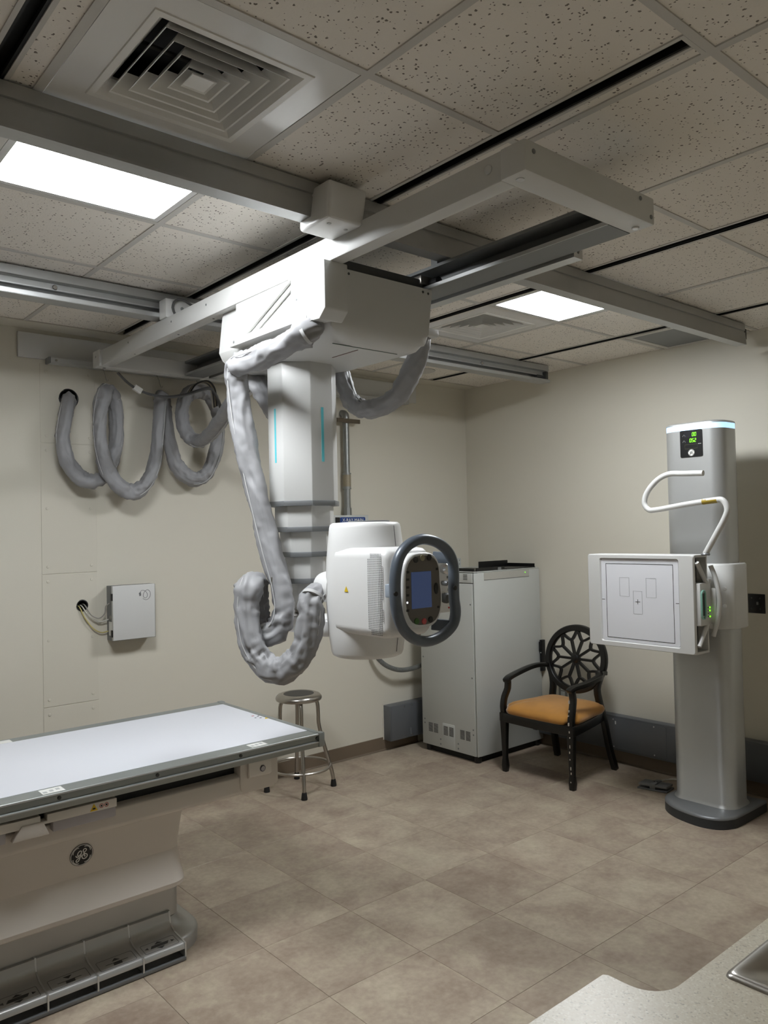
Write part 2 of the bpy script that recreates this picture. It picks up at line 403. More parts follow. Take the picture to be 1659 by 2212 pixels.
while x < XW: xs.append(x); x += TS
ys = []; y = 2.322 - TS * 9
while y < YW: ys.append(y); y += TS
for xa in xs:
    for ya in ys:
        a0, a1 = max(xa, X0), min(xa + TS, XW); b0, b1 = max(ya, Y0), min(ya + TS, YW)
        if a1 - a0 < .02 or b1 - b0 < .02: continue
        A, Bq = round(a1 - a0, 4), round(b1 - b0, 4)
        shared('floor_tile', ('ft', A, Bq), tile_bm(A, Bq), FLOORM, ((a0+a1)/2, (b0+b1)/2, 0), fl)

# ceiling: dark void above, tiles, grid bars and mounting slots hang below it
ce = struct('ceiling', bx(X0, XW, Y0, YW, 2.96, 3.0), DGREY)
SLW = .023
slots = [.54, 1.797, 3.058, 4.288]
cells = [(-2.6,-2.4),(-2.4,-1.79),(-1.79,-1.18),(-1.18,-.59),(-.59,.03),(.03,.54-SLW),(.54+SLW,.645),(.645,1.275),(1.275,1.797-SLW),(1.797+SLW,1.88),(1.88,2.485),(2.485,3.058-SLW),(3.058+SLW,3.69),(3.69,4.288-SLW),(4.288+SLW,XW)]
yl = [Y0, -.91, -.305, .305, .915, 1.52, 2.135, 2.755, 3.368, 3.98, 4.417]
SKIP = {(.645, 1.52), (.645, 2.135), (3.058+SLW, 2.135), (3.058+SLW, 2.755)}
def ctile(a, b):
    def f():
        bm = bm_new(); g = .001
        add_loft(bm, [[(-a/2+g,-b/2+g,.012),(a/2-g,-b/2+g,.012),(a/2-g,b/2-g,.012),(-a/2+g,b/2-g,.012)],[(-a/2+g,-b/2+g,0),(a/2-g,-b/2+g,0),(a/2-g,b/2-g,0),(-a/2+g,b/2-g,0)]]); return bm
    return f
TZ = ZC + .004
for (a0, a1) in cells:
    for b0, b1 in zip(yl[:-1], yl[1:]):
        if any(abs(a0-k[0]) < 1e-6 and abs(b0-k[1]) < 1e-6 for k in SKIP): continue
        if b1 <= .92 and abs(a0 - (1.797+SLW)) < 1e-6: continue
        aa0, aa1 = a0, a1
        if b1 <= .92 and abs(a1 - (1.797-SLW)) < 1e-6: aa1 = 1.88
        A, Bq = round(aa1-aa0, 4), round(b1-b0, 4)
        shared('ceiling_tile', ('ct', A, Bq), ctile(A, Bq), CEILM, ((aa0+aa1)/2, (b0+b1)/2, TZ), ce)
BW = .012
def bar(x0, x1, y0, y1): obj('grid_bar', bx(x0, x1, y0, y1, ZC, ZC + .009), TBAR, ce)
XB = [(-2.4-BW,-2.4+BW),(-1.79-BW,-1.79+BW),(-1.18-BW,-1.18+BW),(-.59-BW,-.59+BW),(.03-BW,.03+BW),(.54-SLW-.012,.54+SLW+.012),(.645-BW,.645+BW),(1.275-BW,1.275+BW),(1.797-SLW-.012,1.797+SLW+.012),(1.88-BW,1.88+BW),(2.485-BW,2.485+BW),(3.058-SLW-.012,3.058+SLW+.016),(3.69-BW,3.69+BW),(4.288-SLW-.012,4.288+SLW+.016),(XW,XW)]
for y in yl[1:-1]:
    xa = X0
    for b0, b1 in XB:
        if abs(b0 - (1.797-SLW-.012)) < 1e-6 and y < .93: continue
        if b0 - xa > .004: bar(xa, b0, y - BW, y + BW)
        xa = b1
for x in (-2.4, -1.79, -1.18, -.59, .03, .645, 1.275, 2.485, 3.69): bar(x - BW, x + BW, Y0, 4.417)
for x in (1.88,): bar(x - BW, x + BW, Y0, 4.417)
bar(3.058 + SLW, 3.058 + SLW + .016, Y0, 4.417); bar(4.288 + SLW, 4.288 + SLW + .016, Y0, 4.417)
for i, x in enumerate(slots):
    ya = .94 if i == 1 else Y0
    bm = bm_new(); add_box(bm, x-SLW-.004, x+SLW+.004, ya, 4.417, ZC+.035, ZC+.04)
    add_box(bm, x-SLW-.004, x-SLW, ya, 4.417, ZC+.004, ZC+.04); add_box(bm, x+SLW, x+SLW+.004, ya, 4.417, ZC+.004, ZC+.04)
    add_box(bm, x-SLW, x-SLW+.008, ya, 4.417, ZC+.004, ZC+.012); add_box(bm, x+SLW-.008, x+SLW, ya, 4.417, ZC+.004, ZC+.012)
    o = obj('strut_channel', bm, BLACKV, ce); lab(o, 'black slotted mounting channel let into the ceiling')
    bm = bm_new(); add_box(bm, x-SLW-.012, x-SLW, ya, 4.417, ZC, ZC+.008); add_box(bm, x+SLW, x+SLW+(.0 if i > 1 else .012)+.0001, ya, 4.417, ZC, ZC+.008)
    obj('channel_trim', bm, TBAR, ce)
obj('slot_end_plate', bx(1.797-SLW-.012, 1.88-BW, .9275, .9395, ZC, ZC+.008), TBAR, ce)
# plaster strip along the far wall, right of the last grid bar
struct('trim_1', bx(X0, XW, 4.425, YW, ZC, ZC + .05), WALL)
bb = struct('baseboard_left', prism([(YW-.003,0),(YW-.013,.002),(YW-.006,.012),(YW-.005,.098),(YW,.1)], 'x', X0, 4.2), BASEB)
struct('baseboard_right', prism([(XW-.003,0),(XW-.013,.002),(XW-.006,.012),(XW-.005,.098),(XW,.1)], 'y', .2, YW), BASEB)

# ------------------------------------------------------------------ ceiling fittings
def ceiling_light(x0, x1, y0, y1, label):
    t = thing('ceiling_light', label, 'ceiling light', ((x0+x1)/2, (y0+y1)/2, ZC), 'recessed light panels')
    bm = bm_new(); f = .022
    for a in ((x0,x1,y0,y0+f),(x0,x1,y1-f,y1),(x0,x0+f,y0+f,y1-f),(x1-f,x1,y0+f,y1-f)): add_box(bm, *a, ZC+.0005, ZC+.03)
    obj('frame', bm, WHITE, t)
    lab(obj('diffuser', bx(x0+f, x1-f, y0+f, y1-f, ZC+.004, ZC+.02), PANELE, t), 'glowing white diffuser')
ceiling_light(.659, 1.261, 2.149, 2.741, 'glowing square light panel beside the rail, next to the large air vent')
ceiling_light(3.099, 3.676, 2.149, 2.741, 'glowing square light panel between the air vent and the near rail, by the wall stand')


def air_vent(x0, x1, y0, y1, s, label):
    cx, cy = (x0+x1)/2, (y0+y1)/2 + .0
    t = thing('air_vent', label, 'air vent', (cx, cy, ZC), 'square ceiling air diffusers')
    bm = bm_new(); h = s/2
    for a in ((x0,x1,y0,cy-h),(x0,x1,cy+h,y1),(x0,cx-h,cy-h,cy+h),(cx+h,x1,cy-h,cy+h)): add_box(bm, *a, ZC+.001, ZC+.006)
    obj('face_panel', bm, GLOSSW, t)
    sq = lambda q, z: [(cx-q,cy-q,z),(cx+q,cy-q,z),(cx+q,cy+q,z),(cx-q,cy+q,z)]
    def band(nm, q0, z0, q1, z1, m=DIFFW, th=.003):
        bm = bm_new(); add_loft(bm, [sq(q0, z0), sq(q1, z1), sq(q1, z1+th), sq(q0, z0+th), sq(q0, z0)], cap=False)
        obj(nm, bm, m, t)
    bm = bm_new(); add_loft(bm, [sq(h+.016, ZC+.001), sq(h+.014, ZC-.002), sq(h-.004, ZC-.002), sq(h-.034, ZC+.034), sq(h-.036, ZC+.040), sq(h+.004, ZC+.009), sq(h+.016, ZC+.001)], cap=False); obj('neck_flange', bm, DIFFW, t)
    for k in range(4):
        q = h * (.83 - .185*k)
        bm = bm_new(); zt = ZC+.048
        add_loft(bm, [sq(q, ZC+.001), sq(q+.004, ZC-.001), sq(q-.026, zt), sq(q-.029, zt), sq(q, ZC+.001)], cap=False)
        lv = obj('louver', bm, DIFFW, t)
    q = h*.17
    bm = bm_new(); vs = [bm.verts.new(p) for p in sq(q, ZC+.001)]; ap = bm.verts.new((cx, cy, ZC+.022)); tp = [bm.verts.new(p) for p in sq(q, ZC+.004)]
    for i in range(4): bm.faces.new((vs[i], vs[(i+1)%4], ap)); bm.faces.new((vs[i], vs[(i+1)%4], tp[(i+1)%4], tp[i]))
    bm.faces.new(tp); obj('centre_cone', bm, DIFFW, t)
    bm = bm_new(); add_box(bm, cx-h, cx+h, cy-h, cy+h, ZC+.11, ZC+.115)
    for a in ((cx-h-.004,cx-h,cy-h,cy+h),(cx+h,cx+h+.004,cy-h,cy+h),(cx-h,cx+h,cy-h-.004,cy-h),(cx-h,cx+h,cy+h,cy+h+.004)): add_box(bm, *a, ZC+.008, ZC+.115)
    obj('dark_duct_box', bm, BLACKV, t)  # closed black box, its colour standing for the shade inside the duct
    bm = bm_new(); add_box(bm, cx-h*.9, cx+h*.9, cy-.006, cy+.006, ZC+.05, ZC+.056); add_box(bm, cx-.006, cx+.006, cy-h*.9, cy+h*.9, ZC+.05, ZC+.056); obj('support_bar', bm, DGREY, t)
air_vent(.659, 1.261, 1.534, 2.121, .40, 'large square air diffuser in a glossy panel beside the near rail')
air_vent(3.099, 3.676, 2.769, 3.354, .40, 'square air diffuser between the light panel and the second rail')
t = thing('return_grille', 'flat grey return air grille in the ceiling against the right wall', 'air vent', (4.57, 2.45, ZC))
bm = bm_new()
for a in ((4.325,4.82,2.17,2.20),(4.325,4.82,2.69,2.72),(4.325,4.355,2.20,2.69),(4.79,4.82,2.20,2.69)): add_box(bm, *a, ZC-.004, ZC+.003)
obj('frame', bm, TBAR, t); obj('filter_face', bx(4.355, 4.79, 2.20, 2.69, ZC-.001, ZC+.003), GREYP, t)
t = thing('ceiling_speaker', 'round flat speaker cover on the ceiling near the corner', 'speaker', (3.98, 4.20, ZC))
obj('cover', lathe([(.003, ZC-.002), (.085, ZC-.002), (.088, ZC+.002), (.003, ZC+.002)], (3.98, 4.20), 32), TBAR, t, smooth=True)
obj('rim', lathe([(.086, ZC-.004), (.098, ZC-.003), (.1, ZC+.003), (.086, ZC+.003)], (3.98, 4.20), 32), TBAR, t, smooth=True)

# ------------------------------------------------------------------ ceiling rails
def bolt(parent, c, axis, r=.007, h=.005, m=STEEL, name='bolt', s=1):
    c = V(c); a = {'x': 0, 'y': 1, 'z': 2}[axis]
    d = V((0,0,0)); d[a] = s*h
    q = c.copy(); pts = (q[(a+1) % 3], q[(a+2) % 3])
    bm = bm_new()
    rings = []
    for rr, hh in ((r, 0), (r, h*.6), (r*.75, h), (r*.3, h)):
        ring = []
        for i in range(10):
            p = [0,0,0]; p[a] = c[a] + s*hh; p[(a+1)%3] = c[(a+1)%3] + rr*cos(2*pi*i/10); p[(a+2)%3] = c[(a+2)%3] + rr*sin(2*pi*i/10); ring.append(p)
        rings.append(ring)
    add_loft(bm, rings); return obj(name, bm, m, parent, smooth=True)
RB = 2.70
t = thing('ceiling_rail', 'long grey channel rail under the ceiling beside the large vent', 'rail', (2.1, 2.15, RB), 'crane rails')
obj('track', prism([(2.10,ZC-.005),(2.10,2.784),(2.106,2.781),(2.106,2.774),(2.10,2.772),(2.094,RB+.008),(2.094,RB),(2.155,RB),(2.155,RB+.012),(2.118,RB+.012),(2.118,ZC-.02),(2.2,ZC-.02),(2.2,ZC-.005)], 'x', -.6, 4.60), ALU, t)
for x in slots: obj('hanger_block', bx(x-.018, x+.018, 2.125, 2.19, ZC-.006, ZC+.013), GREYP, t)
bm = bm_new(); add_box(bm, 4.60, 4.63, 2.11, 2.19, 2.745, 2.80); add_box(bm, 4.60, 4.66, 2.12, 2.13, 2.745, 2.805); add_box(bm, 4.60, 4.66, 2.18, 2.19, 2.745, 2.805)
obj('end_stop', bm, DGREY, t); obj('stop_bumper', bx(4.62, 4.65, 2.132, 2.165, 2.735, 2.765), ALUB, t)
t = thing('ceiling_rail', 'grey channel rail with its open track side showing, beyond the bridge trolley', 'rail', (2.1, 3.56, RB), 'crane rails')
obj('track', prism([(3.525,ZC-.004),(3.525,2.785),(3.530,2.783),(3.60,2.783),(3.60,2.722),(3.52,2.722),(3.517,2.718),(3.517,RB),(3.588,RB),(3.62,2.705),(3.62,ZC-.004)], 'x', -.6, 4.60), ALU, t)
for x in slots: obj('hanger_block', bx(x-.018, x+.018, 3.55, 3.61, ZC-.005, ZC+.013), GREYP, t)
obj('track_lip', bx(-.6, 4.60, 3.514, 3.518, 2.702, 2.720), ALUB, t)
obj('inner_strip', bx(-.6, 4.58, 3.56, 3.60, 2.758, 2.783), ALU, t); obj('inner_edge', bx(-.6, 4.58, 3.552, 3.56, 2.752, 2.757), ALUB, t)
obj('roller_rib', bx(-.6, 4.58, 3.594, 3.60, 2.735, 2.742), ALU, t)
for x in (1.15, 3.92): bolt(t, (x, 3.556, 2.765), 'y', .012, .01, CHROME, 'stop_bolt', -1)
bm = bm_new(); add_box(bm, 4.575, 4.60, 3.53, 3.60, 2.725, 2.78); add_box(bm, 4.50, 4.575, 3.55, 3.58, 2.735, 2.755); obj('end_stop', bm, DGREY, t)

# ------------------------------------------------------------------ left wall: board, extrusion, panels, ports
o = tag(obj('soffit_board', bx(1.276, 4.25, YW-.022, YW-.0005, 2.662, 2.80), WHITE, bevel=.002), 'long white board fixed high on the left wall under the ceiling', 'board')
t = thing('cable_trolley_rail', 'thin aluminium extrusion under the white wall board', 'rail', (2.8, 4.53, 2.635))
obj('profile', prism([(4.50,2.635),(4.56,2.635),(4.56,2.664),(4.54,2.664),(4.535,2.65),(4.515,2.65),(4.51,2.664),(4.50,2.664)], 'x', 1.43, 4.12), ALUB, t)
obj('end_clip', bx(1.42, 1.43, 4.497, 4.562, 2.633, 2.666), GREYP, t); bolt(t, (1.46, 4.50, 2.65), 'y', .007, .004, STEEL, 'screw', -1); bolt(t, (4.08, 4.50, 2.65), 'y', .007, .004, STEEL, 'screw', -1)
PH = [(2.195, 2.64, 'topmost cover panel on the left wall behind the cable sleeve'), (1.458, 2.192, 'tall wall cover panel with the round black cable port for the box'), (.717, 1.455, 'lower wall cover panel beneath the white wall box'), (.103, .714, 'lowest wall cover panel above the baseboard')]
PH = [(2.195, 2.64, 'topmost screwed cover panel holding the large black cable port'),
      (1.458, 2.192, 'tall screwed cover panel behind the hanging grey sleeve loops'),
      (.717, 1.455, 'screwed cover panel with the small black cable port'),
      (.103, .714, 'screwed cover panel right above the baseboard')]
for z0, z1, l in PH:
    t = thing('cover_panel', l, 'wall panel', (1.548, YW, z0))
    sh_ = obj('sheet', bx(1.393, 1.702, YW-.003, YW-.0002, z0, z1), PANELM, t, bevel=.0012, seg=1)
    hl_ = [(x, z, r + .002, YW-.02, YW+.02) for x, z, r in PORTS if z0 < z < z1]
    if hl_: cut_holes(sh_, hl_)
    n = max(2, int(round((z1-z0)/.30)) + 1)
    for k in range(n):
        z = z0 + .04 + (z1-z0-.08)*k/(n-1)
        for x in (1.425, 1.668): bolt(t, (x, YW-.003, z), 'y', .008, .0035, PANELM, 'screw', -1)
def port(cx, cz, r, label):
    t = thing('cable_port', label, 'cable port', (cx, YW-.003, cz - r))
    bm = bm_new(); add_lathe(bm, [(.002, YW+.100), (r+.0015, YW+.100), (r+.0015, YW-.005), (r-.003, YW-.005), (r-.003, YW+.096), (.002, YW+.096)], (cx, cz), 32, 'y'); obj('cable_cup', bm, BLACK, t, smooth=True)
    ring = [(cx + r*cos(a), YW-.005, cz + r*sin(a)) for a in [rad(-60 + 300*i/30 - 120) for i in range(31)]]
    obj('grommet_rim', tube(ring, .004, 8), BLACK, t, smooth=True)
port(*PORTS[0], 'large black round cable port with the fabric sleeve entering it')
port(*PORTS[1], 'small black round cable port with white wires coming out')

# ------------------------------------------------------------------ raceways, conduit, sign
t = thing('wall_raceway', 'short grey metal raceway on the left wall beside the cabinet', 'raceway', (4.1, 4.54, .075))
obj('body', bx(3.855, 4.50, YW-.085, YW-.0005, .078, .338), RACEW, t, bevel=.003)
obj('front_cover', bx(3.862, 4.48, YW-.089, YW-.085, .082, .334), RACEW, t, bevel=.001)
obj('caulk_edge', bx(3.846, 3.855, YW-.006, YW-.0005, .08, .345), WALL, t)
for x in (3.99, 4.07, 4.25):
    bolt(t, (x, YW-.089, .32), 'y', .005, .002, STEEL, 'screw', -1); bolt(t, (x, YW-.089, .098), 'y', .005, .002, STEEL, 'screw', -1)
obj('latch', bx(4.05, 4.056, YW-.093, YW-.089, .10, .15), ALUB, t)
t = thing('wall_raceway', 'long grey metal raceway along the right wall behind the chair', 'raceway', (XW-.03, 2.6, .10))
obj('body', bx(XW-.072, XW-.0005, .3, 3.826, .102, .341), RACEW, t, bevel=.006)
for k, (a, b) in enumerate(((.32, 1.55), (1.553, 2.62), (2.772, 3.81))): obj('cover', bx(XW-.075, XW-.072, a, b, .118, .325), RACEW, t, bevel=.001)
for y in (3.17, 2.86, 3.5, 2.1, 1.7):
    bolt(t, (XW-.075, y, .315), 'x', .005, .002, ALUB, 'screw', -1); bolt(t, (XW-.075, y, .128), 'x', .005, .002, ALUB, 'screw', -1)
obj('chipped_spot', bx(XW-.0765, XW-.075, 3.148, 3.156, .283, .305), PAPER, t)

t = thing('conduit', 'vertical galvanised pipe on the left wall above the sign', 'pipe', (3.56, 4.535, 1.77))
obj('pipe', tube([(3.52, 4.535, 2.485), (3.52, 4.535, 1.80)], .024, 16), GALV, t, smooth=True)
obj('coupling', tube([(3.52, 4.535, 2.08), (3.52, 4.535, 1.97)], .029, 16), GALV, t, smooth=True)
for z in (2.08, 1.97): obj('coupling_ring', tube([(3.52, 4.535, z+.004), (3.52, 4.535, z-.004)], .032, 16), GALV, t, smooth=True)
bm = bm_new(); add_tube(bm, [(3.52, 4.535, 1.83), (3.52, 4.535, 1.772)], .030, 8); obj('lock_nut', bm, GALV, t)
obj('strap', bx(3.42, 3.63, 4.503, 4.512, 2.448, 2.478), mat('rusty_strap', (96, 86, 70), .6, .4), t); obj('pipe_elbow', tube(catmull([(3.52,4.535,2.48),(3.52,4.538,2.508),(3.52,4.56,2.522),(3.52,YW-.002,2.525)], .01), .027, 14), GALV, t, smooth=True)
obj('pipe_label', tube([(3.52,4.535,2.07),(3.52,4.535,1.985)], .0296, 16), mat('tan_label', (150, 140, 118), .5), t, smooth=True)
t = thing('disconnect_box', 'grey-white electrical box with blue X-RAY MAIN sign, under the pipe', 'electrical box', (3.50, 4.52, 1.38))
obj('enclosure', bx(3.33, 3.655, 4.46, YW-.0005, 1.38, 1.775), CABW, t, bevel=.004)
fr = frame((3.495, 4.4595, 1.742), (1,0,0), (0,0,1))
fr = (V((3.495, 4.4595, 1.742)), V((1,0,0)), V((0,0,1)), V((0,-1,0)))
s = obj('sign_plate', fpoly(rrect(.012, -.006, .115, .024, .008), fr, .002), BLUE, t)
obj('sign_dark_end', fpoly([(-.145,-.03),(-.105,-.03),(-.105,.018),(-.145,.018)], fr, .0018), INK, s)
text_mesh('sign_lettering', 'X-RAY MAIN', .034, (V((3.508, 4.4573, 1.738)), V((1,0,0)), V((0,0,1)), V((0,-1,0))), PAPER, s)

# ------------------------------------------------------------------ white wall box with wires
t = thing('wall_box', 'white wall box with a coiled-cable symbol on its door, beside a cable port', 'electrical box', (1.90, 4.53, 1.05))
obj('back_body', bx(1.755, 2.015, 4.49, YW-.0005, 1.055, 1.372), GREYP, t, bevel=.002)
d = obj('door', bx(1.748, 2.002, 4.466, 4.488, 1.060, 1.374), WHITE, t, bevel=.002)
for z in (1.10, 1.31): obj('hinge', bx(1.742, 1.75, 4.47, 4.49, z-.02, z+.02), BLACK, d)
fr = (V((1.945, 4.4658, 1.315)), V((1,0,0)), V((0,0,1)), V((0,-1,0)))
st = [[(p.x, p.y) for p in catmull([(-.035,.012,0),(-.024,.024,0),(-.004,.02,0),(.01,.002,0),(.009,-.014,0),(-.002,-.022,0),(-.014,-.014,0),(-.014,.002,0),(-.004,.018,0),(.012,.026,0),(.026,.014,0),(.028,-.008,0),(.016,-.028,0),(-.002,-.032,0),(-.018,-.024,0)], .004)]]
obj('cable_symbol', ribbon(st, .0022, fr, .0008), GINK, d); obj('plug_symbol', fpoly([(-.042,.010),(-.030,.014),(-.028,-.006),(-.038,-.009)], fr, .0008), GINK, d)
obj('side_label', bx(1.7535, 1.755, 4.498, 4.545, 1.085, 1.165), PAPER, t); bolt(t, (1.755, 4.52, 1.19), 'x', .012, .004, STEEL, 'lock', -1)
for nm, pts, m, lb in (
    ('port_wire', [(1.610,4.62,1.268),(1.610,4.572,1.262),(1.635,4.555,1.215),(1.68,4.552,1.178),(1.715,4.552,1.168),(1.757,4.556,1.178)], WIRE, 'white wire from the small port into the box side'),
    ('port_wire', [(1.625,4.62,1.272),(1.625,4.572,1.268),(1.648,4.538,1.215),(1.692,4.535,1.190),(1.728,4.54,1.215),(1.735,4.542,1.255),(1.757,4.54,1.272)], mat('grey_wire',(150,146,138),.5), 'thin grey wire bowing up into the box side'),
    ('port_wire', [(1.598,4.62,1.266),(1.597,4.572,1.256),(1.622,4.562,1.195),(1.665,4.560,1.135),(1.712,4.560,1.105),(1.757,4.562,1.108)], mat('yellow_wire',(196,182,120),.5), 'yellowish wire hanging lowest below the box')):
    tag(obj(nm, tube(catmull(pts, .01), .0036, 8), m, smooth=True), lb, 'wire', 'wires beside the wall box')

# ------------------------------------------------------------------ bridge (frame that rolls on the rails)
t = thing('crane_bridge', 'white rectangular travelling bridge frame hanging under the ceiling rails', 'crane bridge', (1.93, 2.83, 2.60))
ZB, ZT = 2.60, 2.686
obj('side_beam', bx(1.625, 1.685, 1.385, 4.28, ZB, ZT), WHITE, t, bevel=.005)
bm = bm_new(); add_prism(bm, [(2.125,ZB),(2.247,ZB),(2.247,ZT),(2.125,ZT),(2.125,ZT-.012),(2.205,ZT-.014),(2.205,ZB+.014),(2.125,ZB+.012)], 'y', 1.385, 4.28)
obj('channel_beam', bm, GREYP, t); obj('channel_floor_strip', bx(2.122, 2.126, 1.385, 4.28, ZB, ZB+.013), ALUB, t)
obj('channel_rib', bx(2.195, 2.206, 1.39, 4.27, ZB+.03, ZB+.055), GREYP, t)
e1 = obj('end_plate', bx(1.620, 2.250, 1.298, 1.386, ZB, ZT), WHITE, t, bevel=.006)
e2 = obj('end_plate', bx(1.615, 2.255, 4.275, 4.36, ZB, ZT), WHITE, t, bevel=.004)
for x, z in ((1.655, ZT-.028), (2.17, ZT-.02), (2.228, ZB+.022)): bolt(e1, (x, 1.298, z), 'y', .007, .003, GREYP, 'screw', -1)
bolt(t, (1.625, 1.43, 2.648), 'x', .013, .005, ALUB, 'plug', -1); bolt(e1, (1.655, 1.345, ZB), 'z', .012, .004, ALUB, 'plug', -1); bolt(e1, (2.215, 1.345, ZB), 'z', .012, .005, ALUB, 'plug', -1)
for y in (3.06, 3.4, 3.9): bolt(t, (1.625, y, 2.655), 'x', .005, .002, GREYP, 'screw', -1); bolt(t, (1.66, y, ZB), 'z', .005, .002, GREYP, 'screw', -1)
bolt(e2, (1.615, 4.318, 2.655), 'x', .009, .003, GREYP, 'screw', -1); bolt(e2, (1.66, 4.318, ZB), 'z', .009, .003, GREYP, 'screw', -1)
obj('seam_plate', bx(1.612, 1.626, 4.262, 4.362, ZB-.002, ZT+.002), WHITE, t, bevel=.003)
# cover over the trolley that sits on the near rail
bm = bm_new(); add_loft(bm, [[(1.49,1.985,2.664),(1.632,1.985,2.664),(1.632,2.155,2.664),(1.49,2.155,2.664)],[(1.52,2.02,2.81),(1.685,2.02,2.81),(1.685,2.19,2.81),(1.52,2.19,2.81)]])
c = obj('trolley_cover', bm, WHITEG, t, bevel=.014, seg=3)
bolt(c, (1.525, 2.03, 2.664), 'z', .007, .003, ALU, 'screw', -1); bolt(c, (1.60, 2.04, 2.664), 'z', .007, .003, ALU, 'screw', -1)
c = obj('trolley_plate', bx(1.618, 1.80, 3.44, 3.5125, 2.685, 2.775), WHITE, t, bevel=.003)
bolt(c, (1.70, 3.44, 2.735), 'y', .009, .003, GREYP, 'screw', -1); bolt(c, (1.655, 3.44, 2.762), 'y', .007, .006, ALUB, 'screw', -1)
obj('trolley_lead', tube(catmull([(1.66,3.43,2.70),(1.645,3.425,2.73),(1.66,3.425,2.765),(1.70,3.425,2.775),(1.74,3.42,2.755),(1.78,3.42,2.735)], .012), .006, 8), CORD, c, smooth=True)
for x0_ in (1.64, 2.14):
    wb = obj('wheel_block', bx(x0_, x0_+.06, 2.158, 2.192, 2.684, 2.75), GREYP, t); obj('wheel', cyl((x0_+.03, 2.7275), .015, 'y', 2.124, 2.160, 18), STEEL, wb, smooth=True)
    wb = obj('wheel_block', bx(x0_, x0_+.06, 3.478, 3.5125, 2.684, 2.75), GREYP, t); obj('wheel', cyl((x0_+.03, 2.7375), .015, 'y', 3.510, 3.545, 18), STEEL, wb, smooth=True)
# cable runner bar hung beside the channel beam
c = obj('runner_bar', prism([(2.262,ZB-.008),(2.312,ZB-.008),(2.312,ZB+.024),(2.296,ZB+.024),(2.292,ZB+.008),(2.282,ZB+.008),(2.278,ZB+.024),(2.262,ZB+.024)], 'y', 1.612, 4.24), ALUB, t)
for y in (1.9, 2.9, 3.9): obj('runner_bracket', bx(2.24, 2.30, y, y+.03, ZB+.02, ZB+.06), ALU, c)

# ------------------------------------------------------------------ tube crane: carriage, telescopic column, tube head
K = (1.87, 2.70)
t = thing('tube_crane', 'white ceiling tube crane with telescoping column and x-ray head with blue-grey handle', 'x-ray machine', (K[0], K[1], 1.19))
sec = [(1.642,2.425),(1.655,2.392),(1.688,2.365),(1.742,2.348),(1.80,2.345),(2.05,2.345),(2.085,2.352),(2.112,2.378),(2.125,2.42),(2.15,2.600),(1.70,2.600),(1.66,2.600),(1.64,2.43)]
bm = bm_new(); rings = []
for yy, cl in ((2.200,2.405),(2.204,2.388),(2.214,2.370),(2.232,2.354),(2.26,2.345),(2.94,2.345),(2.97,2.36),(2.98,2.40)):
    rings.append([(x, yy, max(z, cl)) for x, z in sec])
add_loft(bm, rings)
body = obj('carriage_body', bm, WHITE, t, smooth=True, ang=40)
obj('side_panel', bx(1.628, 1.66, 2.30, 2.815, 2.43, 2.60), WHITE, body, bevel=.004)
obj('side_ledge', bx(1.594, 1.65, 2.30, 2.812, 2.416, 2.446), WHITE, body, bevel=.004)
obj('panel_crease', tube([(1.622,2.74,2.452),(1.622,2.40,2.592)], .007, 8), WHITE, body, smooth=True)
obj('panel_crease', tube([(1.622,2.66,2.452),(1.622,2.38,2.565)], .005, 8), WHITE, body, smooth=True)
bolt(body, (1.594, 2.775, 2.432), 'x', .006, .002, GREYP, 'screw', -1)
for x, z in ((1.735, 2.585), (2.10, 2.585), (2.128, 2.583)): bolt(body, (x, 2.20, z), 'y', .005, .002, DGREY, 'screw', -1)
o = obj('underside_slit', bx(1.71, 2.02, 2.268, 2.273, 2.3435, 2.3455), mat('slit_green', (74, 92, 78), .5), body); o = obj('underside_slit', bx(1.848, 1.852, 2.30, 2.46, 2.3435, 2.3455), mat('slit_brown', (112, 84, 80), .5), body)
cap = obj('corner_cap', prism([(2.160,2.6005),(2.160,2.432),(2.196,2.400),(2.352,2.410),(2.368,2.46),(2.368,2.6005)], 'x', 1.597, 1.70), WHITE, t, bevel=.005)
bolt(cap, (1.597, 2.33, 2.50), 'x', .006, .002, GREYP, 'screw', -1)
obj('top_plate', bx(1.69, 2.118, 2.22, 2.95, 2.599, 2.64), DGREY, t)
bm = bm_new(); add_box(bm, 2.10, 2.17, 2.21, 2.27, 2.620, 2.655); obj('roller_bracket', bm, STEEL, t, bevel=.003)
obj('roller', cyl((2.16, 2.6325), .018, 'y', 2.17, 2.24, 14), BLACK, t)
def octa(s, z, c=K):
    a, b = .135*s, .054*s
    return [(c[0]+x, c[1]+y, z) for x, y in ((a,-b),(a,b),(b,a),(-b,a),(-a,b),(-a,-b),(-b,-a),(b,-a))]
S = [(1.0, 2.347, 1.786), (.86, 1.786, 1.682), (.727, 1.682, 1.580), (.59, 1.580, 1.472)]
for i, (s, z1, z0) in enumerate(S):
    bm = bm_new(); add_loft(bm, [octa(s, z0), octa(s, z1 + (.0 if i == 0 else .02))])
    c = obj('column_section', bm, WHITE, t, bevel=.003)
    bm = bm_new(); add_loft(bm, [octa(s*1.03, z0-.018), octa(s*1.03, z0+.003)]); obj('section_rim', bm, SILVD, c, bevel=.002)
    if i == 0:
        obj('blue_stripe', bx(K[0]-.1362, K[0]-.1345, K[1]-.005, K[1]+.006, 1.945, 2.165), CYAN, c)
        obj('blue_stripe', bx(K[0]-.004, K[0]+.008, K[1]-.1362, K[1]-.1345, 1.945, 2.165), CYAN, c)
bm = bm_new(); add_loft(bm, [octa(.42, 1.335), octa(.42, 1.472)]); obj('inner_post', bm, WHITE, t, bevel=.003)
obj('swivel_ring', lathe([(.04,1.322),(.075,1.322),(.078,1.328),(.078,1.340),(.07,1.345),(.04,1.345)], K, 32), STEEL, t, smooth=True)
arm = bm_new(); rings = []
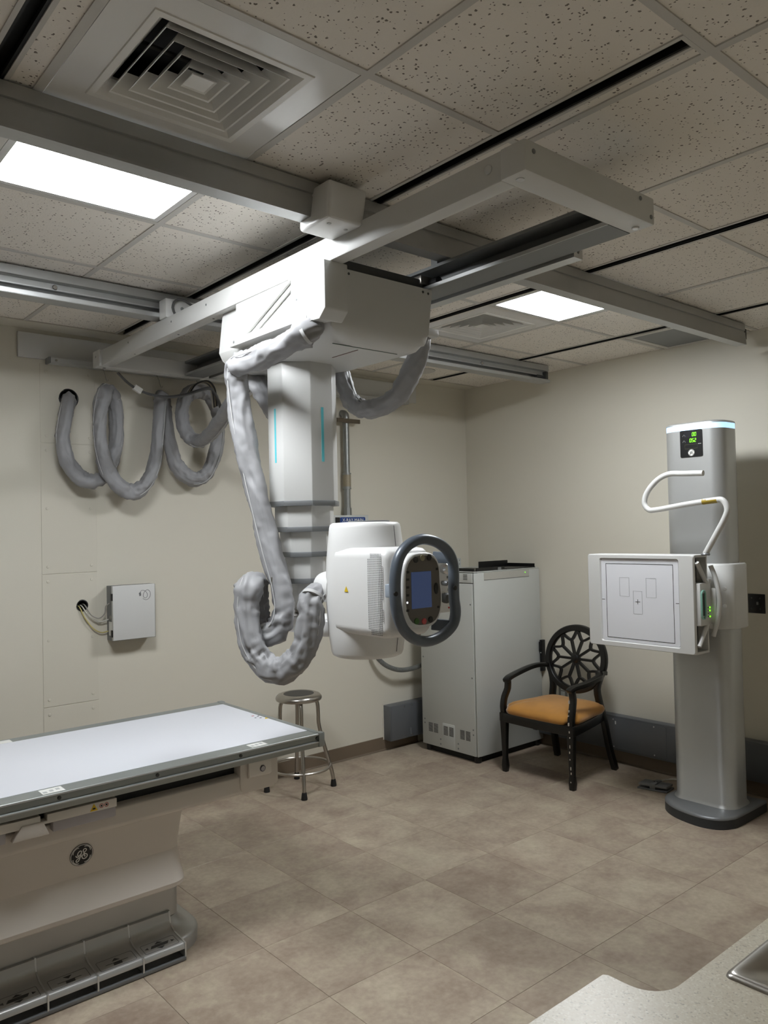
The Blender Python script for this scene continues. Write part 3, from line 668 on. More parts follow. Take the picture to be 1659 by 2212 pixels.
for z, g in ((1.252,.025),(1.256,.012),(1.27,.004),(1.31,0),(1.320,.004),(1.324,.014)):
    rings.append([(x, y, z) for x, y in rrect(K[0], (2.86+2.44)/2, .078-g, .21-g, .07-g*.5, 6)])
add_loft(arm, rings); obj('swivel_arm', arm, WHITEG, t, smooth=True, ang=50)
obj('sleeve_bracket', tube([PD(562,1258,3.13), PD(600,1260,3.20), (K[0]-.03, K[1]-.02, 1.458)], 0, sec=[(-.006,-.014),(.006,-.014),(.006,.014),(-.006,.014)], up=(0,0,1)), WHITE, t)

# tube housing
hc = (1.87, 2.305)
prof = [(.02,1.694),(.085,1.696),(.122,1.694),(.131,1.688),(.135,1.676),(.141,1.62),(.148,1.55),(.152,1.45),(.150,1.36),(.144,1.28),(.135,1.215),(.130,1.204),(.118,1.198),(.02,1.197)]
hd = obj('tube_housing', lathe(prof, hc, 48), WHITEG, t, smooth=True, ang=50)
obj('top_lid', lathe([(.02,1.694),(.075,1.6945),(.08,1.699),(.075,1.701),(.02,1.701)], (hc[0]+.02, hc[1]), 32), SILVD, hd, smooth=True)
bm = bm_new(); rings = []
for yy, g in ((2.30,0),(2.06,0),(2.03,.004),(2.016,.014),(2.010,.03)):
    rings.append([(x, yy, z) for x, z in rrect(1.826, 1.448, .106-g*.6, .155-g, .035-g*.4, 6)])
add_loft(bm, rings); mb = obj('front_box', bm, WHITEG, hd, smooth=True, ang=45)
bm = bm_new(); n = 0
for i in range(11):
    for j in range(46):
        yy = 2.032 + i*.0076; zz = 1.308 + j*.0061
        if (i > 8 and (j < 3 or j > 42)) or (i == 0 and (j < 8 or 14 < j < 20 or j > 38)): continue
        add_cyl(bm, (yy, zz), .0016, 'x', 1.7190, 1.7205, 6)
o = obj('vent_perforation', bm, DGREY, hd); o['kind'] = 'stuff'
for z0, z1 in ((1.60,1.69),(1.205,1.275)):
    obj('housing_seam', tube([(hc[0]+r*cos(rad(-78)), hc[1]+r*sin(rad(-78)), z) for r, z in (((.1435,1.605),(.1365,1.68)) if z0 > 1.5 else ((.1365,1.22),(.1435,1.27)))], .0012, 6), GINK, hd)
obj('pivot_boss', lathe([(.075,2.36),(.068,2.40),(.062,2.44),(.054,2.475),(.040,2.492),(.010,2.497)], (1.80, 1.452), 28, 'y'), WHITEG, hd, smooth=True, ang=60)
# warning triangle printed on the housing flank
ang = math.atan2(-.10, -1.0)
wp = V((hc[0], hc[1], 0)) + V((cos(rad(196)), sin(rad(196)), 0)) * .1535
wx = V((-sin(rad(196)), cos(rad(196)), 0)) * -1
fr = (V((wp.x, wp.y, 1.447)), -wx * -1, V((0,0,1)), V((cos(rad(196)), sin(rad(196)), 0)))
fr = (PX(748, 1273, 1.7185), V((0,-1,0)), V((0,0,1)), V((-1,0,0)))
tri = obj('warning_label', fpoly([(-.011,-.009),(.011,-.009),(0,.011)], fr, .0008), YEL, hd)
# collimator on the far side
cb = obj('collimator', bx(1.93, 2.19, 2.135, 2.46, 1.345, 1.560), WHITEG, t, bevel=.008)
for px_, pz, r, m in ((PY(966,1229,2.11).x, PY(966,1229,2.11).z, .020, CHROME), (PY(966,1260,2.11).x, PY(966,1260,2.11).z, .010, SILVD), (PY(967,1292,2.11).x, PY(967,1292,2.11).z, .020, DGREY)):
    obj('knob', lathe([(r*.8,2.137),(r,2.125),(r,2.113),(r*.7,2.106),(.002,2.105)], (px_, pz), 20, 'y'), m, cb, smooth=True)
obj('knob_marks', bx(2.136, 2.150, 2.1345, 2.1352, 1.532, 1.545), GINK, cb); obj('knob_marks', bx(2.128, 2.142, 2.1345, 2.1352, 1.474, 1.484), GINK, cb); obj('knob_marks', bx(2.132, 2.146, 2.1345, 2.1352, 1.425, 1.436), GINK, cb); obj('red_mark', bx(2.132, 2.142, 2.1345, 2.1352, 1.360, 1.366), RED, cb)
obj('collimator_neck', cyl((2.30, 1.45), .085, 'x', 1.98, 2.04, 24), WHITEG, cb)

q_ = PD(914, 724, 3.20); cl_ = obj('sleeve_clamp', bx(2.10, q_.x+.045, q_.y-.045, q_.y+.045, q_.z-.012, q_.z+.020), WHITE, t, bevel=.004); obj('clamp_plate', bx(2.115, 2.15, q_.y-.05, q_.y+.05, q_.z-.04, q_.z+.05), WHITE, t, bevel=.003)

# console with oval steering handle
YC = 1.945
cxn = (PY(868,1270,YC).x + PY(958,1270,YC).x)/2; czn = (PY(912,1192,YC).z + PY(912,1358,YC).z)/2
hw = (PY(958,1270,YC).x - PY(868,1270,YC).x)/2 - .004; hh = (PY(912,1192,YC).z - PY(912,1358,YC).z)/2 - .002
def pod(s, dh=0):
    out = []
    for i in range(40):
        a = 2*pi*i/40; ca, sa = cos(a), sin(a)
        ex = 2/3.0; r_ = (abs(ca)**3.0 + abs(sa)**3.0) ** (-1/3.0)
        wv = 1.0 - .07*math.exp(-((sa-.25)/.30)**2) * (1 if ca > 0 else .3)
        out.append((cxn + (hw-s)*ca*r_*wv, czn + (hh-s)*sa*r_))
    return out
bm = bm_new()
add_loft(bm, [[(x, yy, z) for x, z in pod(g)] for yy, g in ((YC+.075,.02),(YC+.06,.006),(YC+.03,.0),(YC+.006,.0),(YC,.004),(YC-.001,.010))])
con = obj('console', bm, WHITEG, t, smooth=True, ang=50)
obj('console_face', prism(pod(.011), 'y', YC-.0012, YC-.0025), FACE, con)
q = [PY(u, v, YC-.004) for u, v in ((888,1238),(931,1232),(933,1310),(891,1317))]
sx0, sx1 = (q[0].x+q[3].x)/2, (q[1].x+q[2].x)/2; sz0, sz1 = (q[2].z+q[3].z)/2, (q[0].z+q[1].z)/2
obj('screen', bx(sx0, sx1, YC-.004, YC-.002, sz0, sz1), SCREEN, con)
for (u, v), m, r in (((898,1209),BLACK,.0105),((912,1205),mat('beige_button',(150,146,118),.5),.0105),((927,1204),BLACK,.0105),((900,1342),mat('green_button',(62,104,44),.5),.0105),((916,1342),mat('pink_button',(196,84,86),.5),.0105),((930,1338),BLACK,.0105),((942,1271),BLACK,.013)):
    p = PY(u, v, YC-.003)
    obj('button', lathe([(r,YC-.0022),(r,YC-.005),(r*.85,YC-.0062),(r*.2,YC-.0058)], (p.x, p.z), 18, 'y', 1.0 if r < .012 else .75, 1.0 if r < .012 else 1.5), m, con, smooth=True)
for v in (1236,1252,1269,1286,1319): p = PY(881, v, YC-.003); obj('key_mark', bx(p.x-.006, p.x+.006, YC-.0032, YC-.0024, p.z-.004, p.z+.004), BLACK, con)
for u, v in ((944,1229),(947,1311)): p = PY(u, v, YC-.003); obj('key_mark', bx(p.x-.005, p.x+.005, YC-.0032, YC-.0024, p.z-.004, p.z+.004), BLACK, con)
p = PY(880, 1302, YC-.003); obj('lit_key', cyl((p.x, p.z), .0028, 'y', YC-.0024, YC-.0036, 10), LEDW, con)
YH = 1.935
hp = [(853,1270),(855,1233),(864,1200),(884,1176),(912,1165),(942,1171),(965,1188),(977,1212),(980,1240),(980,1268),(981,1295),(984,1320),(979,1347),(958,1371),(926,1385),(897,1381),(874,1362),(861,1336),(855,1305)]
path = catmull([PY(u, v, YH) for u, v in hp], .012, True)
hdl = obj('steering_handle', tube(path, lambda i, tt, a, p: .0195 if abs(cos(a)) < .7 else .0185, 14, True), SLATE, t, smooth=True)
for (u1, v1), (u2, v2) in (((972,1205),(935,1203)), ((972,1352),(932,1348))):
    a, b = PY(u1, v1, YH+.004), PY(u2, v2, YC+.06)
    obj('handle_arm', tube([a, (a+b)/2 + V((0,.02,0)), b], 0, sec=[(-.020,-.008),(.020,-.008),(.020,.008),(-.020,.008)], up=(0,0,1)), SLATE, hdl, bevel=.003)
a = PY(856, 1277, YH); obj('handle_arm', bx(a.x-.014, a.x+.008, YH+.005, YH+.042, a.z-.022, a.z+.022), mat('pale_blue_bracket', (150, 160, 172), .4), hdl, bevel=.004)
for u, v in ((855,1283),(983,1270)):
    p = PY(u, v, YH-.019); obj('handle_badge', cyl((p.x, p.z), .008, 'y', YH-.016, YH-.0205, 14), BLACK, hdl)

# ------------------------------------------------------------------ fabric cable sleeves
def sleeve(name, pts, r, label, step=.009, seed=0, wr=.16):
    path = catmull(pts, step); n = len(path)
    t = thing(name, label, 'cable sleeve', tuple(min(path, key=lambda p: p.z)))
    curv = []
    for i in range(n):
        a, b, c = path[max(0, i-6)], path[i], path[min(n-1, i+6)]
        v1, v2 = (b-a), (c-b); curv.append(min(1.2, v1.angle(v2) if v1.length > 1e-6 and v2.length > 1e-6 else 0))
    def rf(i, tt, a, p):
        q = V((cos(a)*.9, sin(a)*.9, i*step*7 + seed*9.1)); k = .35 + curv[i]*1.1
        s = i*step; k = min(1.0, curv[i]*2.2)
        ridge = lambda n: 1 - 3.2*abs(n)
        tw = a + 1.2*NZ.noise(V((s*2.2, seed*3.7, 0)))*2
        lo = ridge(NZ.noise(V((cos(tw)*1.7, sin(tw)*1.7, s*6 + seed*9))))          # long folds
        di = ridge(NZ.noise(V((cos(a)*1.1, sin(a)*1.1, s*16 + a*.0 + seed*5 + sin(a)*.8)))) # slanted pulls
        cr_ = ridge(NZ.noise(V((cos(a)*.9, sin(a)*.9, s*34 + seed*2))))            # crush folds in the bends
        fl_ = 1 + .13*cos(2*a + NZ.noise(V((s*3, seed, 0)))*5)
        tp = min(1.0, .68 + .32*min(i, n-1-i)*step/.10)
        return r * tp * (fl_ + wr*(.55*lo + (.30 + .45*k)*di + (.08 + .85*k)*cr_))
    bm = bm_new(); add_tube(bm, path, rf, 36)
    for v_ in bm.verts:
        if (v_.co.x - 1.55)**2 + (v_.co.z - 2.455)**2 > .047**2: v_.co.y = min(v_.co.y, YW - .008)
    o = obj('fabric_tube', bm, FABRIC, t, smooth=True, ang=80)
    # zip tape running along the tube
    zp = []; T0 = None
    for i in range(0, n, 2):
        a, b = path[max(0, i-1)], path[min(n-1, i+1)]; tv = (b-a).normalized(); nn = (CAM - path[i]); nn = (nn - tv*nn.dot(tv)).normalized(); bn = tv.cross(nn)
        zp.append(path[i] + (nn*cos(.9) + bn*sin(.9)) * r*1.06)
    obj('zip_tape', tube(zp, .0022, 6), FABLT, t, smooth=True)
    return t, path
cr = [(664,716,2.775),(640,733,2.82),(600,755,2.90),(560,773,3.00),(530,783,3.08),(513,790,3.13),(510,815,3.15),(514,860,3.16),(523,920,3.16),(536,985,3.16),(553,1060,3.15),(570,1130,3.14),(588,1200,3.12),(606,1265,3.10),(612,1318,3.08),(600,1358,3.06),(580,1372,3.06),(560,1352,3.10),(552,1315,3.13),(550,1280,3.13),(546,1257,3.10),(537,1270,3.04),(532,1320,3.02),(541,1385,2.99),(566,1430,2.97),(600,1447,2.95),(636,1432,2.93),(660,1392,2.92),(671,1340,2.92),(673,1298,2.93),(688,1268,2.97)]
s1, pth = sleeve('cable_sleeve', [V((1.632,2.262,2.425)), V((1.628,2.270,2.385))] + [PD(*p) for p in cr], .040, 'grey fabric cable sleeve draped from the crane carriage down to the x-ray head', seed=1, wr=.20)
for f_ in (.30, .52):
    c = pth[int(f_*(len(pth)-1))]; dcam = (CAM - c).normalized(); side = dcam.cross(V((0,0,1))).normalized()
    c2_ = c + dcam*.028 + side*.026; obj('zip_pull', tube([c2_, c2_ + V((0,0,-.03))], .0028, 8), STEEL, s1, smooth=True)
for i in (0.03, .62, .985):
    c = pth[int(i*(len(pth)-1))]; k = int(i*(len(pth)-1)); tv = (pth[min(k+2, len(pth)-1)] - pth[max(k-2, 0)]).normalized()
    obj('tie_strap', tube([c - tv*.006, c + tv*.006], .044, 20), FABLT, s1, smooth=True)
W = lambda u, v, y: PY(u, v, y)
wl = [V((1.548,4.655,2.446)),V((1.548,4.60,2.445)),V((1.546,4.555,2.440)),W(143,888,4.51),W(138,915,4.49),W(135,950,4.48),W(148,1000,4.48),W(180,1036,4.48),W(213,1036,4.49),W(238,1008,4.495),W(250,960,4.50),W(250,900,4.50),W(243,858,4.485),W(231,842,4.46),W(221,862,4.43),W(215,910,4.42),W(219,970,4.415),W(238,1027,4.415),(W(276,1062,4.415)),W(312,1048,4.425),W(333,1003,4.44),W(342,930,4.46),W(347,862,4.48),W(353,878,4.50),W(363,945,4.50),W(382,1005,4.49),W(415,1034,4.47),W(444,1026,4.46),W(463,985,4.46),W(472,930,4.46),W(467,885,4.46),W(450,852,4.46),W(426,845,4.44),W(404,855,4.42),W(393,888,4.40),W(398,925,4.37),W(418,950,4.32),PD(440,950,4.65),PD(470,918,4.40),PD(502,872,4.10),PD(528,838,3.75),PD(548,822,3.48),PD(565,838,3.42),PD(582,872,3.48),PD(610,900,3.6),PD(650,880,3.62),PD(668,820,3.60),PD(670,770,3.58)]
s2, _ = sleeve('cable_sleeve', wl, .038, 'grey fabric cable sleeve hung in loops from hooks on the left wall', seed=4, wr=.16)
er = [(914,722,3.20),(912,735,3.20),(905,765,3.22),(888,805,3.24),(862,850,3.28),(828,876,3.32),(790,884,3.36),(760,868,3.40),(744,830,3.42),(735,790,3.42),(730,760,3.42)]
sleeve('cable_sleeve', [PD(*p) for p in er], .036, 'short grey fabric cable sleeve sagging behind the crane column', seed=8, wr=.18)
# hooks and loose cables
for k, (u, v) in enumerate(((230,818),(347,832),(432,828))):
    p = W(u, v, 4.48)
    tag(obj('wire_hook', tube(catmull([(p.x, 4.53, 2.636), (p.x, 4.50, 2.60), (p.x-.006, 4.48, p.z+.01), (p.x, 4.47, p.z-.018), (p.x+.008, 4.47, p.z-.006)], .008), .002, 6), STEEL, smooth=True),
        ('thin wire hook holding the sleeve nearest the large cable port', 'thin wire hook holding the middle sleeve loop', 'thin wire hook holding the sleeve loop with loose cables')[k], 'hook', 'sleeve hooks')
cp = [PY(254,805,4.32), PY(275,826,4.34), PY(297,841,4.345), PY(325,852,4.345), PY(360,857,4.34), PY(400,852,4.325), PY(432,842,4.30), PY(454,838,4.29), PY(468,858,4.30), PY(476,882,4.35), PY(478,902,4.425)]
t = thing('drop_cable', 'dark cable with a white tag drooping under the bridge end', 'cable', tuple(cp[4]))
obj('cable', tube(catmull(cp, .015), .0075, 8), CORD, t, smooth=True)
obj('second_strand', tube(catmull([p + V((0, -.017, -.006 - .006*(i in (4,5)))) for i, p in enumerate(cp[3:])], .015), .006, 8), CORD, t, smooth=True)
p = cp[2]; obj('tag', tube([p + V((-.02,0,.012)), p + V((.022,0,-.012))], 0, sec=[(-.016,-.010),(.016,-.010),(.016,.010),(-.016,.010)]), PAPER, t)
for k in range(4):
    sh_ = V((.003*k, -.0125*k, .003*k)); pts = [p + sh_ for p in (W(402, 852, 4.385), W(416, 834, 4.37), W(440, 828, 4.365), W(455, 845, 4.375), W(460, 882, 4.395))]
    tag(obj('loose_cable', tube(catmull(pts, .012), .005, 7), (WIRE, CORD, mat('tan_cable', (150, 140, 120), .5), BLACK)[k], smooth=True), ('white', 'grey', 'tan', 'black')[k] + ' loose cable arching over the third sleeve loop', 'cable', 'loose cables at the third hook')

# ------------------------------------------------------------------ elevating patient table
t = thing('patient_table', 'white-topped elevating x-ray table on a beige and silver pedestal', 'x-ray table', (.92, 3.25, 0))
TXR, TYF, TYB, TZT = 2.012, 2.800, 3.700, .790
XL = -.20
obj('table_surface', bx(XL+.03, TXR-.028, TYF+.078, TYB-.072, TZT-.012, TZT+.001), TABW, t)
rp = [(.080,0),(.003,0),(0,-.003),(0,-.006),(.008,-.010),(.008,-.030),(0,-.034),(0,-.037),(.004,-.058),(.012,-.060),(.080,-.060)]
fr_ = obj('front_rail', prism([(TYF+a, TZT+b) for a, b in rp], 'x', XL, TXR-.012), TRAIL, t)
br_ = obj('back_rail', prism([(TYB-a, TZT+b) for a, b in rp], 'x', XL, TXR-.012), TRAIL, t)
obj('rail_highlight_edge', bx(XL, TXR-.012, TYF-.0012, TYF+.003, TZT-.006, TZT-.001), ALUB, fr_); obj('rail_highlight_edge', bx(XL, TXR-.012, TYF-.0012, TYF+.003, TZT-.038, TZT-.034), ALUB, fr_)
er_ = obj('end_rail', bx(TXR-.028, TXR, TYF+.02, TYB-.02, TZT-.055, TZT+.002), TRAIL, t, bevel=.003)
obj('corner_cap', bx(TXR-.022, TXR+.008, TYF-.004, TYF+.03, TZT-.058, TZT+.003), TRAIL, t, bevel=.004); obj('corner_cap', bx(TXR-.022, TXR+.008, TYB-.03, TYB+.004, TZT-.058, TZT+.003), TRAIL, t, bevel=.004)
obj('end_rail', bx(XL, XL+.03, TYF+.02, TYB-.02, TZT-.055, TZT+.002), TRAIL, t, bevel=.003)
for u, v in ((684,1590),(520,1628),(340,1673),(128,1727)):
    p = PY(u, v, TYF+.008); bolt(fr_, (p.x, TYF+.008, TZT-.02), 'y', .007, .004, DGREY, 'bolt', -1)
for (u, v), (lx, ly), nm in (((118,1712),.075 and (.075,.055),'label_sticker'), ((551,1607),(.075,.05),'label_sticker')):
    p = PZ(u, v, TZT); s = obj(nm, bx(p.x-lx/2, p.x+lx/2, TYF+.014, TYF+.014+ly, TZT, TZT+.0008), PAPER, fr_)
    for k in range(3): obj('sticker_print', bx(p.x-lx*.42+k*lx*.3, p.x-lx*.25+k*lx*.3, TYF+.024+.006*k, TYF+.030+.006*k+.012, TZT+.0008, TZT+.0012), mat('faint_print', (176, 178, 178), .55), s)
p = PZ(10, 1612, TZT); obj('label_sticker', bx(p.x-.05, p.x+.045, TYB-.068, TYB-.02, TZT, TZT+.0008), PAPER, br_)
p = PZ(560, 1546, TZT); sf = obj('surface_print', bx(p.x-.008, p.x+.008, p.y-.003, p.y+.003, TZT+.001, TZT+.0014), GINK, t)
for u, v, a in ((546,1547,.012),(557,1548,.010),(563,1551,.010),(552,1551,.008)): p = PZ(u, v, TZT); obj('print_mark', bx(p.x-a/2, p.x+a/2, p.y-.004, p.y+.004, TZT+.001, TZT+.0015), INK if a < .011 else RED, sf)
p = PZ(577, 1551, TZT); bm = bm_new(); add_prism(bm, [(p.x-.02, p.y-.012), (p.x+.012, p.y-.014), (p.x+.004, p.y+.018)], 'z', TZT+.001, TZT+.0016); obj('warning_mark', bm, YEL, sf)
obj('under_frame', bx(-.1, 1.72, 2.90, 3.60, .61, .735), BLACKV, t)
hs = obj('upper_housing', prism([(2.872,.676),(2.856,.668),(2.852,.61),(2.858,.598),(2.90,.592),(3.60,.592),(3.648,.598),(3.652,.61),(3.648,.668),(3.63,.676)], 'x', -.15, 1.80), BEIGE, t, bevel=.004)
eh = obj('end_housing', prism(rrect(1.722, .668, .090, .062, .02, 4), 'y', 2.850, 3.652), BEIGE, t, bevel=.003)
blk = obj('switch_block', prism([(2.850,.728),(2.836,.722),(2.834,.665),(2.85,.655)], 'x', 1.665, 1.772), BEIGEL, eh, bevel=.003)
obj('switch_ring', cyl((1.728, .690), .013, 'y', 2.8345, 2.832, 20), mat('button_rim', (70, 66, 82), .4), blk); obj('switch_button', cyl((1.728, .690), .010, 'y', 2.832, 2.830, 20), LAV, blk)
# operator panel clipped to the front
mp = obj('tray_panel', prism([(.35,.688),(1.108,.688),(1.108,.719),(.866,.719),(.866,.698),(.844,.698),(.844,.719),(.35,.719)], 'y', 2.820, 2.860), BEIGEL, t, bevel=.002)
obj('tray_lower_trim', bx(.885, 1.106, 2.822, 2.86, .652, .690), LAV, mp, bevel=.006)
obj('tray_lower_trim', bx(.35, .735, 2.822, 2.86, .652, .690), LAV, mp, bevel=.006)
obj('grip_flap', prism([(.752,.652),(.872,.652),(.852,.700),(.782,.700)], 'y', 2.814, 2.846), BEIGE, mp, bevel=.004)
frp = lambda x, z: (V((x, 2.8200, z)), V((1,0,0)), V((0,0,1)), V((0,-1,0)))
tri = obj('warning_label', fpoly([(-.014,-.011),(.014,-.011),(0,.014)], frp(1.025,.703), .0008), YEL, mp)
obj('warning_symbol', fpoly([(-.006,-.006),(.006,-.006),(.004,.0),(-.004,.0)], (V((1.025,2.8192,.703)), V((1,0,0)), V((0,0,1)), V((0,-1,0))), .0006), INK, tri)
for x in (1.052, 1.070):
    o = obj('prohibition_label', ribbon([ell(0,0,.0068,.0068,20)], .0016, frp(x,.704), .0008, True), RED, mp)
    obj('prohibition_symbol', fpoly([(-.003,-.003),(.003,-.003),(.003,.003),(-.003,.003)], frp(x,.704), .0007), INK, o)
# pedestal skirt
prof = [(2.862,.598),(2.876,.52),(2.886,.450),(2.876,.39),(2.860,.330),(2.862,.314),(2.876,.305)]
bm = bm_new(); rings = []
for y_, z_ in prof:
    g = y_ - 2.856; rc = .07
    ring = [(-.05, 3.60-g, z_), (-.05, y_, z_)]
    for i in range(15):
        a = -pi/2 + pi/2*i/14; ring.append((1.412-g*.6-rc + rc*cos(a), y_+rc + rc*sin(a), z_))
    for i in range(15):
        a = pi/2*i/14; ring.append((1.412-g*.6-rc + rc*cos(a), 3.60-g-rc + rc*sin(a), z_))
    rings.append(ring)
add_loft(bm, rings); sk = obj('pedestal_skirt', bm, BEIGE, t, smooth=True, ang=13)
n_ = V((0, -.98, -.19)).normalized(); uy_ = V((0, -.19, .98)).normalized()
emblem(t, (.998, 2.8730, .530), (1,0,0), uy_, .041, 'maker_emblem')
# base column and foot
bm = bm_new(); add_loft(bm, [[(x, y, z) for x, y in rrect(.72, 3.25, .74, .200, .05, 6)] for z in (.115, .335)]); bc = obj('base_column', bm, SILVER, t, smooth=True)
obj('column_joint', prism(rrect(.72, 3.25, .734, .194, .046, 6), 'z', .105, .120), SILVER, t)
rings = []
for z, o_ in ((0,.098),(.045,.100),(.053,.096),(.058,.085),(.064,.050),(.080,.018),(.112,.002)):
    rings.append([(x, y, z) for x, y in rrect(.72, 3.25, .738+o_*.85, .200+o_*1.0, .06+o_, 7)])
bm = bm_new(); add_loft(bm, rings); ft = obj('foot_plate', bm, SILVER, t, smooth=True, ang=50)
pb = [.36, .535, .712, .885, 1.06, 1.232, 1.402]
pp = [(3.049,.140),(3.036,.139),(3.032,.112),(3.024,.094),(3.008,.082),(2.985,.076),(2.905,.069),(2.897,.062),(2.897,.046),(2.91,.044),(3.049,.044)]
kinds = ['both','down','up','both','both','down']
kinds = ['up','down','both','down','up','both']
obj('pedal_sill', bx(.34, 1.405, 2.893, 2.98, .002, .016), SILVD, t, bevel=.003)
for k, (a, b) in enumerate(zip(pb[:-1], pb[1:])):
    pd = obj('foot_pedal', prism(pp, 'x', a+.003, b-.003), SILVER, t, smooth=True, ang=50)
    obj('pedal_divider', prism([(2.893,.016),(3.05,.016),(3.05,.142),(3.037,.142),(3.028,.096),(2.99,.079),(2.893,.070)], 'x', b-.0035, b+.0025), ALUB, pd)
    sl = V((0, .080, .007)).normalized(); c = V(((a+b)/2, 2.943, .0725))
    fr = (c, V((1,0,0)), sl, V((1,0,0)).cross(sl))
    obj('pedal_outline', ribbon([rrect(0, 0, .068, .031, .006, 3)], .0016, fr, .0006, True), GINK, pd)
    bm = bm_new()
    if kinds[k] == 'both':
        add_fpoly(bm, [(-.040,-.008),(.030,-.008),(.040,.008),(-.030,.008)], fr, .0007)
        for s in (-1, 1):
            add_fpoly(bm, [(s*.060,0),(s*.047,.007),(s*.047,-.007)], fr, .0007); add_fpoly(bm, [(0,s*.025),(-.016,s*.012),(.016,s*.012)], fr, .0007)
    else:
        s = 1 if kinds[k] == 'up' else -1
        add_fpoly(bm, [(-.016,-.020),(.016,-.020),(.018,-.006),(-.014,-.006)], fr, .0007); add_fpoly(bm, [(-.042,-.005),(.042,-.005),(.042,-.003),(-.042,-.003)], fr, .0007)
        add_fpoly(bm, [(0,.022),(-.015,.007),(.015,.007)] if s > 0 else [(0,.006),(.015,.021),(-.015,.021)], fr, .0007)
    obj('pedal_symbol', bm, DGREY, pd)

# ------------------------------------------------------------------ stool
sx, sy = 2.89, 4.28
t = thing('stool', 'round stainless steel stool standing behind the table end', 'stool', (sx, sy, 0))
st = obj('seat', lathe([(.02,.600),(.118,.600),(.130,.588),(.142,.575),(.147,.578),(.150,.588),(.147,.600),(.136,.611),(.112,.618),(.100,.616),(.02,.616)], (sx, sy), 48), STEEL, t, smooth=True, ang=60)
obj('seat_pad', lathe([(.01,.617),(.098,.617),(.099,.6155),(.01,.6155)], (sx, sy), 40), mat('dark_seat_pad', (62, 60, 58), .5, .3), st, smooth=True)
for k in range(4):
    a = rad(-28 + 90*k); d = V((cos(a), sin(a), 0)); c = V((sx, sy, 0))
    pts = catmull([c+d*.03+V((0,0,.585)), c+d*.085+V((0,0,.580)), c+d*.118+V((0,0,.552)), c+d*.124+V((0,0,.48)), c+d*.128+V((0,0,.40)), c+d*.165+V((0,0,.25)), c+d*.208+V((0,0,.09)), c+d*.215+V((0,0,.03))], .02)
    lg = obj('leg', tube(pts, .0125, 12), STEEL, t, smooth=True)
    obj('rubber_foot', lathe([(.019,0),(.020,.006),(.017,.03),(.014,.045),(.005,.046)], ((c+d*.216).x, (c+d*.216).y), 16), RUB, lg, smooth=True)
obj('foot_ring', tube([(sx+.196*cos(2*pi*i/48), sy+.196*sin(2*pi*i/48), .148) for i in range(48)], .009, 10, True), STEEL, t, smooth=True)

# ------------------------------------------------------------------ generator cabinet
A0, A1, B0, B1, CT = 4.09, 4.815, 3.832, 4.392, 1.352
t = thing('generator_cabinet', 'tall light grey metal equipment cabinet in the corner beside the chair', 'cabinet', ((A0+A1)/2, (B0+B1)/2, 0))
bd = obj('body', bx(A0+.040, A1, B0+.004, B1, .045, CT-.004), CABW, t, bevel=.003)
obj('top_cover', bx(A0, A1, B0-.0, B1, CT-.006, CT), CABW, t, bevel=.004)
obj('side_panel', bx(A0-.002, A1, B0-.004, B0+.006, .05, CT-.010), CABW, t, bevel=.003)
fp = obj('front_panel', bx(A0-.004, A0+.042, B0+.015, B1, .05, CT-.085), CABW, t, bevel=.002)
tp = obj('top_strip', bx(A0-.004, A0+.042, B0+.015, B1, CT-.080, CT-.010), CABW, t, bevel=.002)
obj('label_strip', bx(A0+.10, A0+.60, B0-.0055, B0-.003, CT-.062, CT-.010), mat('label_strip_grey', (178, 176, 168), .5), t)
obj('strip_line', bx(A0+.10, A0+.60, B0-.006, B0-.003, CT-.064, CT-.061), GINK, t); obj('status_light', cyl((A0+.555, CT-.030), .004, 'y', B0-.0055, B0-.0075, 10), LED, t)
def slits(parent, y0, y1, z0, n, dz, m=DGREY):
    for k in range(n): obj('vent_slit', bx(A0-.0048, A0-.0030, y0, y1, z0+k*dz, z0+k*dz+.005), m, parent)
for k in range(5): slits(tp, B0+.06+k*.10, B0+.10+k*.10, CT-.058, 4, .011)
for a in (4.325, 4.270, 3.998, 3.942): slits(fp, a-.044, a, .150, 8, .0085)
obj('access_plate', bx(A0-.0055, A0-.003, 4.052, 4.178, .055, .235), CABW, fp, bevel=.001)
for k in range(8):
    for a in (4.165, 4.108): obj('vent_slit', bx(A0-.0063, A0-.005, a-.044, a, .150+k*.0085, .155+k*.0085), DGREY, fp)
for y, z in ((3.868,.235),(3.868,.20),(4.365,.235),(4.365,.205),(3.868,.60),(4.368,.70),(3.868,1.12),(4.20,.11),(4.20,.075),(4.02,.11),(4.02,.075)): bolt(fp, (A0-.004, y, z), 'x', .0065, .002, GREYP, 'screw', -1)
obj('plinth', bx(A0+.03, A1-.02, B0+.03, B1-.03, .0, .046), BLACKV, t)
for x, y in ((A0+.035, B0+.035), (A0+.035, B1-.035), (A1-.04, B0+.035), (A1-.04, B1-.035)): obj('foot', cyl((x, y), .025, 'z', 0, .046, 14), BLACK, t)
